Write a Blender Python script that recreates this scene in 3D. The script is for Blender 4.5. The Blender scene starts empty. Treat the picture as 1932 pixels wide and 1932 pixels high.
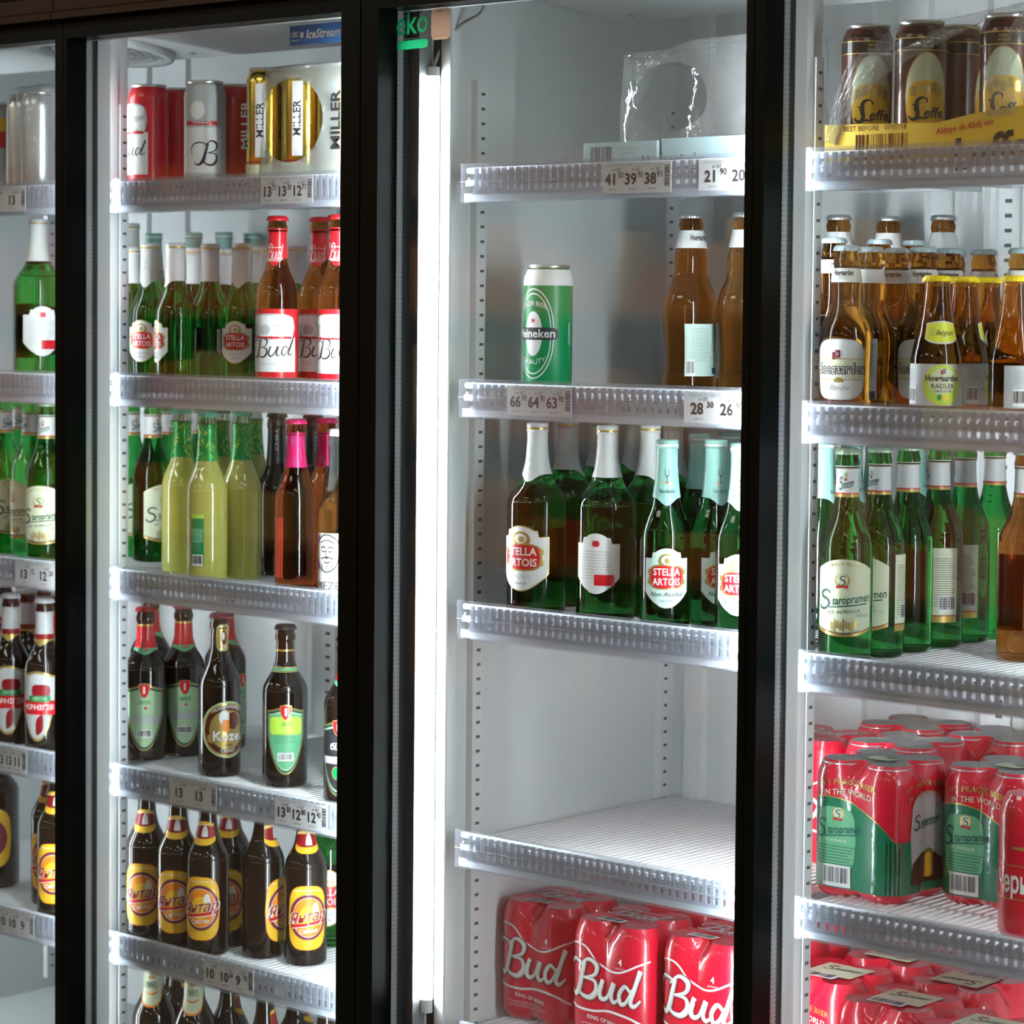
import bpy, math, random
from mathutils import Vector, Matrix
random.seed(7)
S = bpy.context.scene
COL = S.collection
# ------------------------------------------------------------------ camera
F, CX, CY = 5032.7, 968.93, 857.54
YAW, PIT, ROL = 0.723295, 0.0534463, 0.00934138
FW = Vector((-math.sin(YAW)*math.cos(PIT), math.cos(YAW)*math.cos(PIT), -math.sin(PIT)))
R0 = Vector((math.cos(YAW), math.sin(YAW), 0)); U0 = R0.cross(FW)
RT = R0*math.cos(ROL)+U0*math.sin(ROL); UP = -R0*math.sin(ROL)+U0*math.cos(ROL)
CAM = Vector((2.3726, -2.5745, 1.55))
cd = bpy.data.cameras.new('camera'); cam = bpy.data.objects.new('camera', cd); COL.objects.link(cam)
m3 = Matrix((RT, UP, -FW)).transposed()
cam.matrix_world = Matrix.Translation(CAM) @ m3.to_4x4()
cd.sensor_width = 36; cd.lens = F/1932*36
cd.shift_x = (966-CX)/1932; cd.shift_y = (CY-966)/1932
cd.clip_start = 0.05
cd.dof.use_dof = True; cd.dof.focus_distance = 3.35; cd.dof.aperture_fstop = 9.0
S.camera = cam
# ------------------------------------------------------------------ world, exposure
w = bpy.data.worlds.new('world'); S.world = w; w.use_nodes = True
bg = w.node_tree.nodes['Background']; bg.inputs[0].default_value = (0.62, 0.50, 0.40, 1); bg.inputs[1].default_value = 0.10
S.view_settings.view_transform = 'Standard'; S.view_settings.look = 'None'
S.view_settings.exposure = 0.0; S.view_settings.gamma = 1; S.view_settings.use_curve_mapping = False
cy = S.cycles
cy.use_denoising = True; cy.max_bounces = 10; cy.diffuse_bounces = 4; cy.glossy_bounces = 4
cy.transmission_bounces = 8; cy.transparent_max_bounces = 16
cy.caustics_reflective = False; cy.caustics_refractive = False
cy.sample_clamp_indirect = 4.0; cy.use_adaptive_sampling = True; cy.adaptive_threshold = 0.02
LED = 105.0          # strength of the cooler's light tubes
al = bpy.data.lights.new('gondola_fill', 'AREA'); al.shape = 'RECTANGLE'; al.size = 7; al.size_y = .3; al.energy = 100; al.color = (1, .80, .58)  # unseen fill light, added to brighten the shelving mirrored in the doors
ao = bpy.data.objects.new('gondola_fill', al); COL.objects.link(ao); ao.location = (-3.2, -2.9, 2.9); ao.rotation_euler = (math.radians(-38), 0, 0)
# ------------------------------------------------------------------ pixel <-> place
def ray(px, py): return FW+RT*((px-CX)/F)-UP*((py-CY)/F)
def at_y(px, py, Y): d = ray(px, py); return CAM+d*((Y-CAM.y)/d.y)
def at_x(px, py, X): d = ray(px, py); return CAM+d*((X-CAM.x)/d.x)
def at_z(px, py, Z): d = ray(px, py); return CAM+d*((Z-CAM.z)/d.z)
def proj(p):
    v = Vector(p)-CAM; z = v.dot(FW); return CX+F*v.dot(RT)/z, CY-F*v.dot(UP)/z, z
# ------------------------------------------------------------------ materials
MT = {}
def mat(name, col, rough=.4, metal=0, trans=0, ior=1.45, coat=0, emit=0, bump=0, bscale=60, alpha=None, vary=0, spec=None, ctn=.05):
    if name in MT: return MT[name]
    m = bpy.data.materials.new(name); m.use_nodes = True; nt = m.node_tree; b = nt.nodes['Principled BSDF']
    c = (*col, 1)
    b.inputs['Base Color'].default_value = c; b.inputs['Roughness'].default_value = rough
    b.inputs['Metallic'].default_value = metal; b.inputs['Transmission Weight'].default_value = trans
    b.inputs['IOR'].default_value = ior; b.inputs['Coat Weight'].default_value = coat; b.inputs['Coat Roughness'].default_value = ctn
    if spec is not None: b.inputs['Specular IOR Level'].default_value = spec
    if emit: b.inputs['Emission Color'].default_value = c; b.inputs['Emission Strength'].default_value = emit
    tc = nt.nodes.new('ShaderNodeTexCoord')
    if bump:
        n = nt.nodes.new('ShaderNodeTexNoise'); n.inputs['Scale'].default_value = bscale; n.inputs['Detail'].default_value = 3
        bp = nt.nodes.new('ShaderNodeBump'); bp.inputs['Strength'].default_value = bump; bp.inputs['Distance'].default_value = .002
        nt.links.new(tc.outputs['Object'], n.inputs['Vector']); nt.links.new(n.outputs['Fac'], bp.inputs['Height'])
        nt.links.new(bp.outputs['Normal'], b.inputs['Normal'])
        if coat: nt.links.new(bp.outputs['Normal'], b.inputs['Coat Normal'])
    if vary:
        n2 = nt.nodes.new('ShaderNodeTexNoise'); n2.inputs['Scale'].default_value = 14
        mx = nt.nodes.new('ShaderNodeMix'); mx.data_type = 'RGBA'
        mx.inputs['A'].default_value = c; mx.inputs['B'].default_value = (*[max(0, x*(1-vary)) for x in col], 1)
        nt.links.new(tc.outputs['Object'], n2.inputs['Vector']); nt.links.new(n2.outputs['Fac'], mx.inputs['Factor'])
        nt.links.new(mx.outputs['Result'], b.inputs['Base Color'])
    MT[name] = m; return m
def sheer(name, tint, base, opaque, rough=.05, bump=0, bscale=40, ior=1.45, glow=.35):
    """clear sheet: tinted see-through, a share of milky body, surface gloss"""
    m = bpy.data.materials.new(name); m.use_nodes = True; nt = m.node_tree; L = nt.links.new
    for n in list(nt.nodes): nt.nodes.remove(n)
    out = nt.nodes.new('ShaderNodeOutputMaterial'); tr = nt.nodes.new('ShaderNodeBsdfTransparent'); tr.inputs[0].default_value = (*tint, 1)
    di = nt.nodes.new('ShaderNodeBsdfDiffuse'); di.inputs[0].default_value = (*base, 1)
    gl = nt.nodes.new('ShaderNodeBsdfGlossy'); gl.inputs['Roughness'].default_value = rough; gl.inputs[0].default_value = (1, 1, 1, 1)
    lw = nt.nodes.new('ShaderNodeLayerWeight'); lw.inputs[0].default_value = .5; f0 = ((ior-1)/(ior+1))**2
    pw = nt.nodes.new('ShaderNodeMath'); pw.operation = 'POWER'; pw.inputs[1].default_value = 5; fr = nt.nodes.new('ShaderNodeMath'); fr.operation = 'MULTIPLY_ADD'; fr.inputs[1].default_value = 1-f0; fr.inputs[2].default_value = f0
    L(lw.outputs['Facing'], pw.inputs[0]); L(pw.outputs[0], fr.inputs[0])
    tl = nt.nodes.new('ShaderNodeBsdfTranslucent'); tl.inputs[0].default_value = (*base, 1); m0 = nt.nodes.new('ShaderNodeMixShader'); m0.inputs[0].default_value = glow; L(di.outputs[0], m0.inputs[1]); L(tl.outputs[0], m0.inputs[2])
    m1 = nt.nodes.new('ShaderNodeMixShader'); m1.inputs[0].default_value = opaque; m2 = nt.nodes.new('ShaderNodeMixShader')
    L(tr.outputs[0], m1.inputs[1]); L(m0.outputs[0], m1.inputs[2])
    L(fr.outputs[0], m2.inputs[0]); L(m1.outputs[0], m2.inputs[1]); L(gl.outputs[0], m2.inputs[2]); L(m2.outputs[0], out.inputs[0])
    if bump:
        tc = nt.nodes.new('ShaderNodeTexCoord'); n = nt.nodes.new('ShaderNodeTexNoise'); n.inputs['Scale'].default_value = bscale; n.inputs['Detail'].default_value = 4
        bp = nt.nodes.new('ShaderNodeBump'); bp.inputs['Strength'].default_value = bump; bp.inputs['Distance'].default_value = .004
        L(tc.outputs['Object'], n.inputs['Vector']); L(n.outputs['Fac'], bp.inputs['Height']); L(bp.outputs['Normal'], gl.inputs['Normal']); L(bp.outputs['Normal'], lw.inputs['Normal'])
    MT[name] = m; return m
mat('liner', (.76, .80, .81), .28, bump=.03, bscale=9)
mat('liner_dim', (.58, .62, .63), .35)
mat('white', (.80, .83, .85), .3)
mat('wire', (.80, .83, .85), .35)
mat('black', (.003, .005, .004), .32, spec=.12)
mat('blackseal', (.012, .014, .014), .5)
mat('brown', (.040, .021, .009), .40, spec=.2)
mat('greystrip', (.23, .25, .26), .42, metal=.4)
mat('spacer', (.55, .58, .60), .35, metal=.6)
mat('hole', (.09, .10, .10), .7)
mat('steel', (.6, .62, .64), .22, metal=1)
mat('silver', (.80, .82, .83), .28, metal=.9)
mat('led', (.89, .96, 1.0), .3, emit=LED)
mat('ledmid', (.89, .96, 1.0), .3, emit=LED*.6); mat('ledsoft', (.89, .96, 1.0), .3, emit=LED*.2)
mat('ledmount', (.75, .78, .8), .4)
mat('g_green', (.028, .34, .06), .02, trans=1, ior=1.36)
mat('g_dgreen', (.020, .22, .05), .02, trans=1, ior=1.36)
mat('g_brown', (.42, .15, .03), .02, trans=1, ior=1.36)
mat('g_amber', (.62, .27, .035), .02, trans=1, ior=1.36)
mat('g_dark', (.011, .006, .004), .03, spec=.6)
mat('g_clear', (.92, .95, .95), .02, trans=1, ior=1.2)
mat('g_yellow', (.50, .50, .115), .10, coat=.9, vary=.2)
mat('g_pink', (.50, .085, .02), .02, trans=1, ior=1.36)
mat('paper', (.80, .82, .82), .45); mat('foilw', (.74, .77, .76), .42, bump=.2, bscale=90)
mat('red', (.60, .012, .022), .3, coat=.3); mat('redfilm', (.62, .006, .03), .30, coat=1, bump=.35, bscale=45)
mat('dred', (.25, .006, .012), .35); mat('green', (.0, .22, .07), .35); mat('greenfilm', (.004, .16, .075), .25, coat=1, bump=.35, bscale=45)
mat('teal', (.27, .52, .46), .35, bump=.15, bscale=90); mat('tealpale', (.55, .74, .68), .4)
mat('gold', (.55, .40, .13), .3, metal=.6); mat('goldcan', (.80, .58, .10), .18, metal=1)
mat('yellow', (.85, .50, .03), .4); mat('lemon', (.75, .78, .05), .4); mat('capyellow', (.88, .68, .01), .35)
mat('orange', (.80, .25, .02), .4); mat('cream', (.66, .72, .52), .45); mat('palegreen', (.42, .62, .38), .45)
mat('ink', (.02, .02, .025), .5); mat('inkgreen', (.01, .09, .07), .5); mat('grey', (.32, .33, .34), .5); mat('lgrey', (.50, .53, .54), .45)
mat('maroon', (.16, .012, .035), .4); mat('cardblue', (.45, .62, .66), .5, vary=.25); mat('capblue', (.45, .60, .66), .3, metal=.2)
mat('pinkfoil', (.80, .02, .16), .28, metal=.3, vary=.5); mat('greenfoil', (.02, .25, .06), .3, metal=.3); mat('lime', (.45, .72, .08), .4)
mat('leffe', (.075, .016, .008), .25, coat=.4); mat('leffedark', (.02, .008, .006), .25, coat=.4); mat('tray', (.85, .55, .04), .5)
mat('limefoil', (.7, .8, .08), .3); mat('purple', (.35, .2, .5), .5); mat('mint', (.12, .42, .22), .4); mat('navy', (.015, .05, .14), .4)
sheer('peach', (.8, .7, .6), (.80, .50, .34), .95, .3, glow=.5); sheer('ekogreen', (.3, .9, .5), (.02, .62, .24), .92, .2, glow=.5); sheer('bluestick', (.2, .4, .7), (.015, .055, .15), .97, .3, glow=.35); mat('price', (.48, .50, .52), .45)
mat('capgreen', (.48, .66, .48), .28, metal=.5); mat('capteal', (.05, .33, .25), .35); mat('blackfoil', (.01, .01, .012), .3); mat('orangeglow', (.85, .12, .02), .4)
sheer('pane', (.955, .975, .97), (.5, .5, .5), 0.0, .0, ior=1.45)
sheer('rail', (.93, .95, .98), (.68, .72, .80), .10, .10, ior=1.5)
sheer('railrib', (.90, .92, .95), (.76, .80, .87), .72, .15, ior=1.5, glow=.5)
sheer('film', (.95, .97, .98), (.84, .88, .90), .22, .06, bump=1.0, bscale=26, ior=1.8, glow=.5)
sheer('filmtop', (.9, .92, .92), (.60, .64, .63), .80, .15, bump=.5, bscale=50, ior=1.5)
sheer('filmwhite', (.95, .97, .97), (.70, .76, .75), .62, .1, bump=.6, bscale=40, ior=1.5)
# ------------------------------------------------------------------ mesh builder
class M:
    def __init__(s): s.v = []; s.f = []; s.m = []; s.mats = []; s.sm = []
    def mi(s, n):
        if n not in s.mats: s.mats.append(n)
        return s.mats.index(n)
    def add(s, vs, fs, m, smooth=False):
        o = len(s.v); s.v += [tuple(p) for p in vs]; k = s.mi(m)
        for f in fs: s.f.append(tuple(i+o for i in f)); s.m.append(k); s.sm.append(smooth)
        return s
    def box(s, a, b, m):
        x0, y0, z0 = a; x1, y1, z1 = b
        vs = [(x0,y0,z0),(x1,y0,z0),(x1,y1,z0),(x0,y1,z0),(x0,y0,z1),(x1,y0,z1),(x1,y1,z1),(x0,y1,z1)]
        return s.add(vs, [(3,2,1,0),(4,5,6,7),(0,1,5,4),(1,2,6,5),(2,3,7,6),(3,0,4,7)], m)
    def prism(s, poly, z0, z1, m, ax='z'):
        """closed outline extruded; ax picks the extrusion axis"""
        n = len(poly)
        def P(a, b, c): return {'z': (a, b, c), 'x': (c, a, b), 'y': (a, c, b)}[ax]
        vs = [P(a, b, z0) for a, b in poly]+[P(a, b, z1) for a, b in poly]
        return s.add(vs, [tuple(range(n))[::-1], tuple(range(n, 2*n))]+[(i, (i+1) % n, n+(i+1) % n, n+i) for i in range(n)], m)
    def tube(s, pts, r, m, n=8):
        pts = [Vector(p) for p in pts]; vs = []
        for i, p in enumerate(pts):
            t = (pts[min(i+1, len(pts)-1)]-pts[max(i-1, 0)]).normalized()
            a = t.orthogonal().normalized() if abs(t.z) > .9 else t.cross(Vector((0, 0, 1))).normalized()
            b = t.cross(a)
            for k in range(n): q = 2*math.pi*k/n; vs.append(p+a*r*math.cos(q)+b*r*math.sin(q))
        fs = [(i*n+k, i*n+(k+1) % n, (i+1)*n+(k+1) % n, (i+1)*n+k) for i in range(len(pts)-1) for k in range(n)]
        fs += [tuple(range(n))[::-1], tuple(range((len(pts)-1)*n, len(pts)*n))]
        return s.add(vs, fs, m, True)
    def lathe(s, prof, m, n=32, x=0, y=0, close=True, flute=None):
        vs = []
        for (r, z) in prof:
            for k in range(n):
                q = 2*math.pi*k/n; rr = r
                if flute and z < flute[0]: rr = r+flute[1]*math.cos(flute[2]*q)
                vs.append((x+rr*math.sin(q), y-rr*math.cos(q), z))
        fs = [(i*n+k, i*n+(k+1) % n, (i+1)*n+(k+1) % n, (i+1)*n+k) for i in range(len(prof)-1) for k in range(n)]
        if close: fs += [tuple(range(n))[::-1], tuple(range((len(prof)-1)*n, len(prof)*n))]
        return s.add(vs, fs, m, True)
    def mesh(s, name):
        me = bpy.data.meshes.new(name); me.from_pydata(s.v, [], s.f)
        for n in s.mats: me.materials.append(MT[n])
        me.polygons.foreach_set('material_index', s.m); me.polygons.foreach_set('use_smooth', s.sm); me.update(); return me
def link(name, data, parent=None, loc=None, rz=0, **kw):
    o = bpy.data.objects.new(name, data); COL.objects.link(o)
    if parent: o.parent = parent
    if loc is not None: o.location = loc
    if rz: o.rotation_euler = (0, 0, rz)
    for k, v in kw.items():
        if v is not None: o[k] = v
    return o
def thing(name, label, cat, loc=(0, 0, 0), rz=0, group=None): return link(name, None, None, loc, rz, label=label, category=cat, group=group)
def spline(pts, k=5):
    """Catmull-Rom through (a,b) points"""
    out = []; n = len(pts)
    for i in range(n-1):
        p0, p1, p2, p3 = pts[max(i-1, 0)], pts[i], pts[i+1], pts[min(i+2, n-1)]
        for j in range(k):
            t = j/k; out.append(tuple(.5*((2*b)+(-a+c)*t+(2*a-5*b+4*c-d)*t*t+(-a+3*b-3*c+d)*t**3) for a, b, c, d in zip(p0, p1, p2, p3)))
    out.append(tuple(pts[-1])); return out
def prof_bottle(key):
    """key: list of (r,z) with 's' segments smoothed"""
    return spline(key, 4)
# ------------------------------------------------------------------ lettering
_tc = {}
def text2d(s, bold=0.0, shear=0.0, sp=1.0):
    k = (s, bold, shear, sp)
    if k in _tc: return _tc[k]
    c = bpy.data.curves.new('t', 'FONT'); c.body = s; c.size = 1; c.align_x = 'CENTER'; c.align_y = 'CENTER'; c.offset = bold; c.shear = shear
    c.space_character = sp; c.resolution_u = 2
    o = bpy.data.objects.new('t', c); COL.objects.link(o)
    dg = bpy.context.evaluated_depsgraph_get(); me = bpy.data.meshes.new_from_object(o.evaluated_get(dg))
    vs = [(v.co.x, v.co.y) for v in me.vertices]; fs = [tuple(p.vertices) for p in me.polygons]
    bpy.data.objects.remove(o); bpy.data.curves.remove(c); bpy.data.meshes.remove(me)
    if vs:
        xs = [v[0] for v in vs]; w0 = max(xs)-min(xs)
    else: w0 = 1
    _tc[k] = (vs, fs, w0); return _tc[k]
def ribbon(pts, wd, k=5):
    """2-D brush stroke along a spline; wd may be a (start, mid, end) taper"""
    P = spline(pts, k); n = len(P); vs = []
    for i, (x, y) in enumerate(P):
        a = P[max(i-1, 0)]; b = P[min(i+1, n-1)]; dx, dy = b[0]-a[0], b[1]-a[1]; L = math.hypot(dx, dy) or 1
        t = i/(n-1); ww = wd if not isinstance(wd, tuple) else (wd[0]+(wd[1]-wd[0])*t*2 if t < .5 else wd[1]+(wd[2]-wd[1])*(t*2-1))
        vs += [(x-dy/L*ww/2, y+dx/L*ww/2), (x+dy/L*ww/2, y-dx/L*ww/2)]
    return vs, [(2*i, 2*i+1, 2*i+3, 2*i+2) for i in range(n-1)]
BUD = [([(-.15, .45), (-.22, .75), (.05, 1.02), (.45, 1.0), (.62, .8)], (.05, .1, .06)), ([(.62, 1.02), (.5, .55), (.36, .12), (.12, -.04), (-.05, .1)], (.12, .2, .05)),
       ([(.42, .85), (.75, 1.12), (1.05, .98), (.98, .68), (.58, .54)], (.05, .16, .05)), ([(.6, .54), (.98, .5), (1.04, .2), (.82, -.03), (.5, .02), (.42, .2)], (.06, .18, .06)),
       ([(1.28, .58), (1.16, .2), (1.24, .0), (1.48, .12), (1.68, .58)], (.15, .14, .08)), ([(1.74, .58), (1.62, .18), (1.72, 0), (1.9, .12)], (.16, .15, .06)),
       ([(2.34, .42), (2.14, .56), (1.94, .28), (2.0, .02), (2.2, .1), (2.42, .5)], (.1, .15, .08)), ([(2.74, 1.08), (2.5, .5), (2.36, .12), (2.48, 0), (2.68, .12), (2.74, .2)], (.18, .15, .05))]
# surfaces: callables (u metres along, v metres up, lift) -> point
def surf_lathe(prof, rot=0, uref=None):
    zs = [p[1] for p in prof]; rs = [p[0] for p in prof]; R = uref or max(rs)
    def f(u, v, e=0):
        r = rs[-1]
        for i in range(len(zs)-1):
            if zs[i] <= v <= zs[i+1]:
                t = (v-zs[i])/((zs[i+1]-zs[i]) or 1); r = rs[i]+(rs[i+1]-rs[i])*t; break
        q = rot+u/R; r += e
        return (r*math.sin(q), -r*math.cos(q), v)
    return f
def surf_flat(o, ex, ey, nrm):
    o, ex, ey, nrm = map(Vector, (o, ex, ey, nrm))
    return lambda u, v, e=0: tuple(o+ex*u+ey*v+nrm*e)
def patch(m, sf, uc, vc, w, h, material, kind='rect', e=.0004, nu=20, nv=None, slant=0):
    """a piece of print: columns from bottom(t) to top(t), t in -1..1"""
    def tb(t):
        a = abs(t)
        if kind == 'ellipse': q = math.sqrt(max(0, 1-t*t)); return q, -q
        if kind == 'rrect': q = 1-(.30*max(0, (a-.72)/.28)**2.2); return q, -q
        if kind == 'squircle': q = (max(0, 1-a**3.2))**(1/3.2); return q, -q
        if kind == 'shield': return (1-.12*(1-math.cos(a*3.1))*.5, -1+1.15*a**2.2)
        if kind == 'arch': return (1-.28*a**2, -1+.16*a**2)
        if kind == 'archdown': return (1-.22*a**2, -1+.45*a**3)
        if kind == 'cart': return ((1 if a < .45 else (.86 if a < .62 else .66)) - (.12*(a/.45)**2 if a < .45 else 0), -1+(.1*(a/.4)**2 if a < .4 else .12+.42*((a-.4)/.6)**1.3))
        if kind == 'dome': return (math.sqrt(max(0, 1-(a*.93)**2))*2-1, -1)
        if kind == 'cusp': return (1, -1+.9*a) if a < .5 else (1, -.55+.1*(a-.5))
        if kind == 'hill': return (-.2+.6*math.cos(a*1.5) if a < 1 else -1, -1)
        if kind == 'bow': return (.45+.55*a, -.45-.55*a)
        return 1, -1
    nv = nv or (1 if h < .006 else 4); vs = []; fs = []
    for i in range(nu+1):
        t = -1+2*i/nu; a, b = tb(t)
        for j in range(nv+1):
            q = b+(a-b)*j/nv; vs.append(sf(uc+t*w/2, vc+q*h/2+slant*t*w/2, e))
    for i in range(nu):
        for j in range(nv):
            k = i*(nv+1)+j; fs.append((k, k+nv+1, k+nv+2, k+1))
    m.add(vs, fs, material, True)
def write(m, sf, s, uc, vc, size, material, bold=.012, shear=0, e=.0009, sp=1, maxw=None, slant=0, sy=1, arc=0, rot=0):
    vs, fs, w0 = text2d(s, bold, shear, sp)
    if maxw and w0*size > maxw: sx = maxw/w0
    else: sx = size
    out = []
    for x, y in vs:
        a, b = x*sx, y*size*sy
        if rot: a, b = -b, a
        out.append(sf(uc+a, vc+b+slant*a-arc*a*a, e))
    m.add(out, fs, material)
def brush(m, sf, strokes, uc, vc, sc, material, extra=0, e=.0009, slant=0):
    for pts, wd in strokes:
        wd = tuple(q+extra for q in wd) if isinstance(wd, tuple) else wd+extra
        vs, fs = ribbon(pts, wd)
        m.add([sf(uc+x*sc, vc+y*sc+slant*x*sc, e) for x, y in vs], fs, material)
def lines(m, sf, uc, vc, w, n, pitch, material, h=.0006, e=.0007):
    for i in range(n):
        ww = w*(1-.25*random.random()) ; patch(m, sf, uc-(w-ww)/2, vc-i*pitch, ww, h, material, e=e, nu=6)
def barcode(m, sf, uc, vc, w, h, e=.0008, back='paper', rot=False):
    patch(m, sf, uc, vc, w*1.15, h*1.2, back, e=e, nu=4)
    x = -w/2; rnd = random.Random(3)
    while x < w/2:
        b = w*rnd.choice((.012, .02, .035)); patch(m, sf, uc+x, vc+h*.05, b, h*.85, 'ink', e=e+.0003, nu=1); x += b+w*rnd.choice((.02, .03, .045))
# ------------------------------------------------------------------ product kinds: list of (part, mesh, [(sub, mesh)])
def crown(r, z, m='silver'):
    c = M(); c.lathe([(r*1.17, z-.0068), (r*1.13, z-.0040), (r*1.08, z-.0014), (r*.98, z-.0002), (r*.80, z+.0003)], m, 63, flute=(z-.003, r*.06, 21)); return c
def neck_sleeve(prof, z0, z1, m, notch=0, e=.0005, nu=40, rot=0):
    """foil around the neck, its lower edge dipping at the front"""
    sf = surf_lathe(prof, rot); R = max(p[0] for p in prof); o = M(); vs = []; fs = []; zs = 8
    for i in range(nu):
        q = -math.pi+2*math.pi*i/nu; lo = z0-notch*math.exp(-(q/.55)**2)
        for j in range(zs+1): vs.append(sf(q*R, lo+(z1-lo)*j/zs, e))
    for i in range(nu):
        for j in range(zs):
            a = i*(zs+1)+j; b = ((i+1) % nu)*(zs+1)+j; fs.append((a, b, b+1, a+1))
    o.add(vs, fs, m, True); return o
K = {}   # kind -> dict(r=, h=, parts=[...])
def reg(k, r, h, parts, cat, name): K[k] = dict(r=r, h=h, cat=cat, name=name, parts=[(n, mb.mesh(n), [(sn, sm.mesh(sn)) for sn, sm in subs]) for n, mb, subs in parts])
def body(prof, m, n=36): b = M(); b.lathe(prof, m, n); return b
def longneck(r, h, zsh, zn, rn=.0130, lip=True, rf=.0155):
    """long-neck bottle: full radius up to zsh, neck of radius rf from zn on, narrowing to rn"""
    d = zn-zsh
    k = [(r*.80, .0005), (r*.93, .002), (r*.99, .006), (r, .012), (r, zsh*.5), (r, zsh-.004), (r*.985, zsh+.10*d), (r*.93, zsh+.28*d), (r*.55+rf*.45, zsh+.52*d), (r*.18+rf*.82, zsh+.78*d), (rf, zn), (rf*.35+rn*.65, h-.050), (rn, h-.024)]
    p = spline(k, 4)
    if lip: p += [(rn+.0018, h-.022), (rn+.0020, h-.016), (rn+.0006, h-.012), (rn, h-.006), (rn-.001, h-.003)]
    else: p += [(rn, h-.004)]
    return p
# --- Stella style label
def stella_print(pr, vc, w, h, base='paper', na=False, rot=0):
    sf = surf_lathe(pr, rot); L = M(); T = M()
    patch(L, sf, 0, vc, w, h, 'gold' if not na else 'lgrey', 'cart', .0004, 40); patch(L, sf, 0, vc, w*.965, h*.965, base, 'cart', .0006, 40)
    patch(L, sf, 0, vc+h*.28, w*.36, h*.26, 'gold', 'ellipse', .0008, 12); patch(L, sf, 0, vc+h*.30, w*.24, h*.15, base, 'ellipse', .0010, 10); patch(L, sf, .001, vc+h*.29, w*.12, h*.09, 'gold', 'ellipse', .0012, 8)
    patch(L, sf, 0, vc+.02*h, w*.76, h*.42, 'gold', 'squircle', .0009, 24); patch(L, sf, 0, vc+.02*h, w*.68, h*.37, 'red', 'squircle', .0011, 24)
    for sg in (-1, 1):
        for dv in (.10, -.06): patch(L, sf, sg*w*.37, vc+h*dv, w*.09, h*.10, 'gold', 'ellipse', .0010, 8)
    write(T, sf, 'STELLA', 0, vc+h*.10, h*.165, 'paper', .018, e=.0014, maxw=w*.56); write(T, sf, 'ARTOIS', 0, vc-h*.065, h*.165, 'paper', .018, e=.0014, maxw=w*.58)
    write(T, sf, 'Non Alcohol' if na else 'Belgium', 0, vc-h*.27, h*(.105 if na else .10), 'ink' if na else 'lgrey', .004, .35, e=.0010)
    write(T, sf, 'BELGIUM' if na else 'PREMIUM', 0, vc-h*.38, h*.05, 'grey', e=.0010)
    return L, T
def stella_back(pr, vc, w, h, rot):
    sf = surf_lathe(pr, rot); L = M()
    patch(L, sf, 0, vc, w, h, 'paper', 'cart', .0006, 30); lines(L, sf, 0, vc+h*.2, w*.7, 10, h*.05, 'grey', .0005, .0009)
    patch(L, sf, w*.18, vc-h*.27, w*.42, h*.18, 'red', e=.0010, nu=8); patch(L, sf, 0, vc+h*.33, w*.16, h*.1, 'red', 'squircle', .0010, 8)
    return L
def make_stella(k, r, h, lab, w, foil, glass, foilm='foilw', na=False, zsh=.105, zn=.150, rf=.015):
    pr = longneck(r, h, zsh, zn, .0130, lip=False, rf=rf); vc = (lab[0]+lab[1])/2
    L, T = stella_print(pr, vc, w, lab[1]-lab[0], 'tealpale' if na else 'paper', na)
    nf = neck_sleeve(pr, foil, h-.0005, foilm, .010); cp = M(); cp.lathe([(.0143, h-.010), (.0143, h), (.0125, h+.0012)], foilm, 30)
    ring = M(); ring.lathe([(.0146, h-.007), (.0146, h-.0045)], 'gold' if not na else 'paper', 30, close=False)
    sf = surf_lathe(pr); fT = M(); write(fT, sf, 'ANNO  1366', 0, foil+.018, .0045, 'orange' if na else 'lgrey', .005, e=.0012)
    brush(fT, sf, [([(-.3, 1), (-.28, .6), (0, .45), (.28, .6), (.3, 1)], .08), ([(0, .45), (0, .05)], .08), ([(-.22, 0), (.22, 0)], .07)], 0, foil+.019, .017, 'ink' if na else 'lgrey', e=.0012)
    write(fT, sf, 'Non Alcohol' if na else 'PREMIUM', 0, foil+.008, .007 if na else .003, 'ink' if na else 'lgrey', .005, .3 if na else 0, e=.0012)
    bl = stella_back(pr, vc, w*.8, (lab[1]-lab[0])*.9, math.pi)
    reg(k, r, h, [('glass_body', body(pr, glass), []), ('neck_foil', nf, [('foil_print', fT)]), ('cap', cp, [('cap_band', ring)]), ('front_label', L, [('lettering', T)]), ('back_label', bl, [])], 'bottle', 'beer_bottle')
make_stella('stella_s', .0300, .207, (.031, .094), .052, .152, 'g_green', zsh=.100, zn=.148)
make_stella('stella_b', .0390, .250, (.033, .119), .078, .185, 'g_green', zsh=.146, zn=.184, rf=.0195)
make_stella('stella_na', .0310, .237, (.029, .104), .060, .166, 'g_dgreen', 'teal', True, zsh=.116, zn=.164, rf=.0175)
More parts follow.
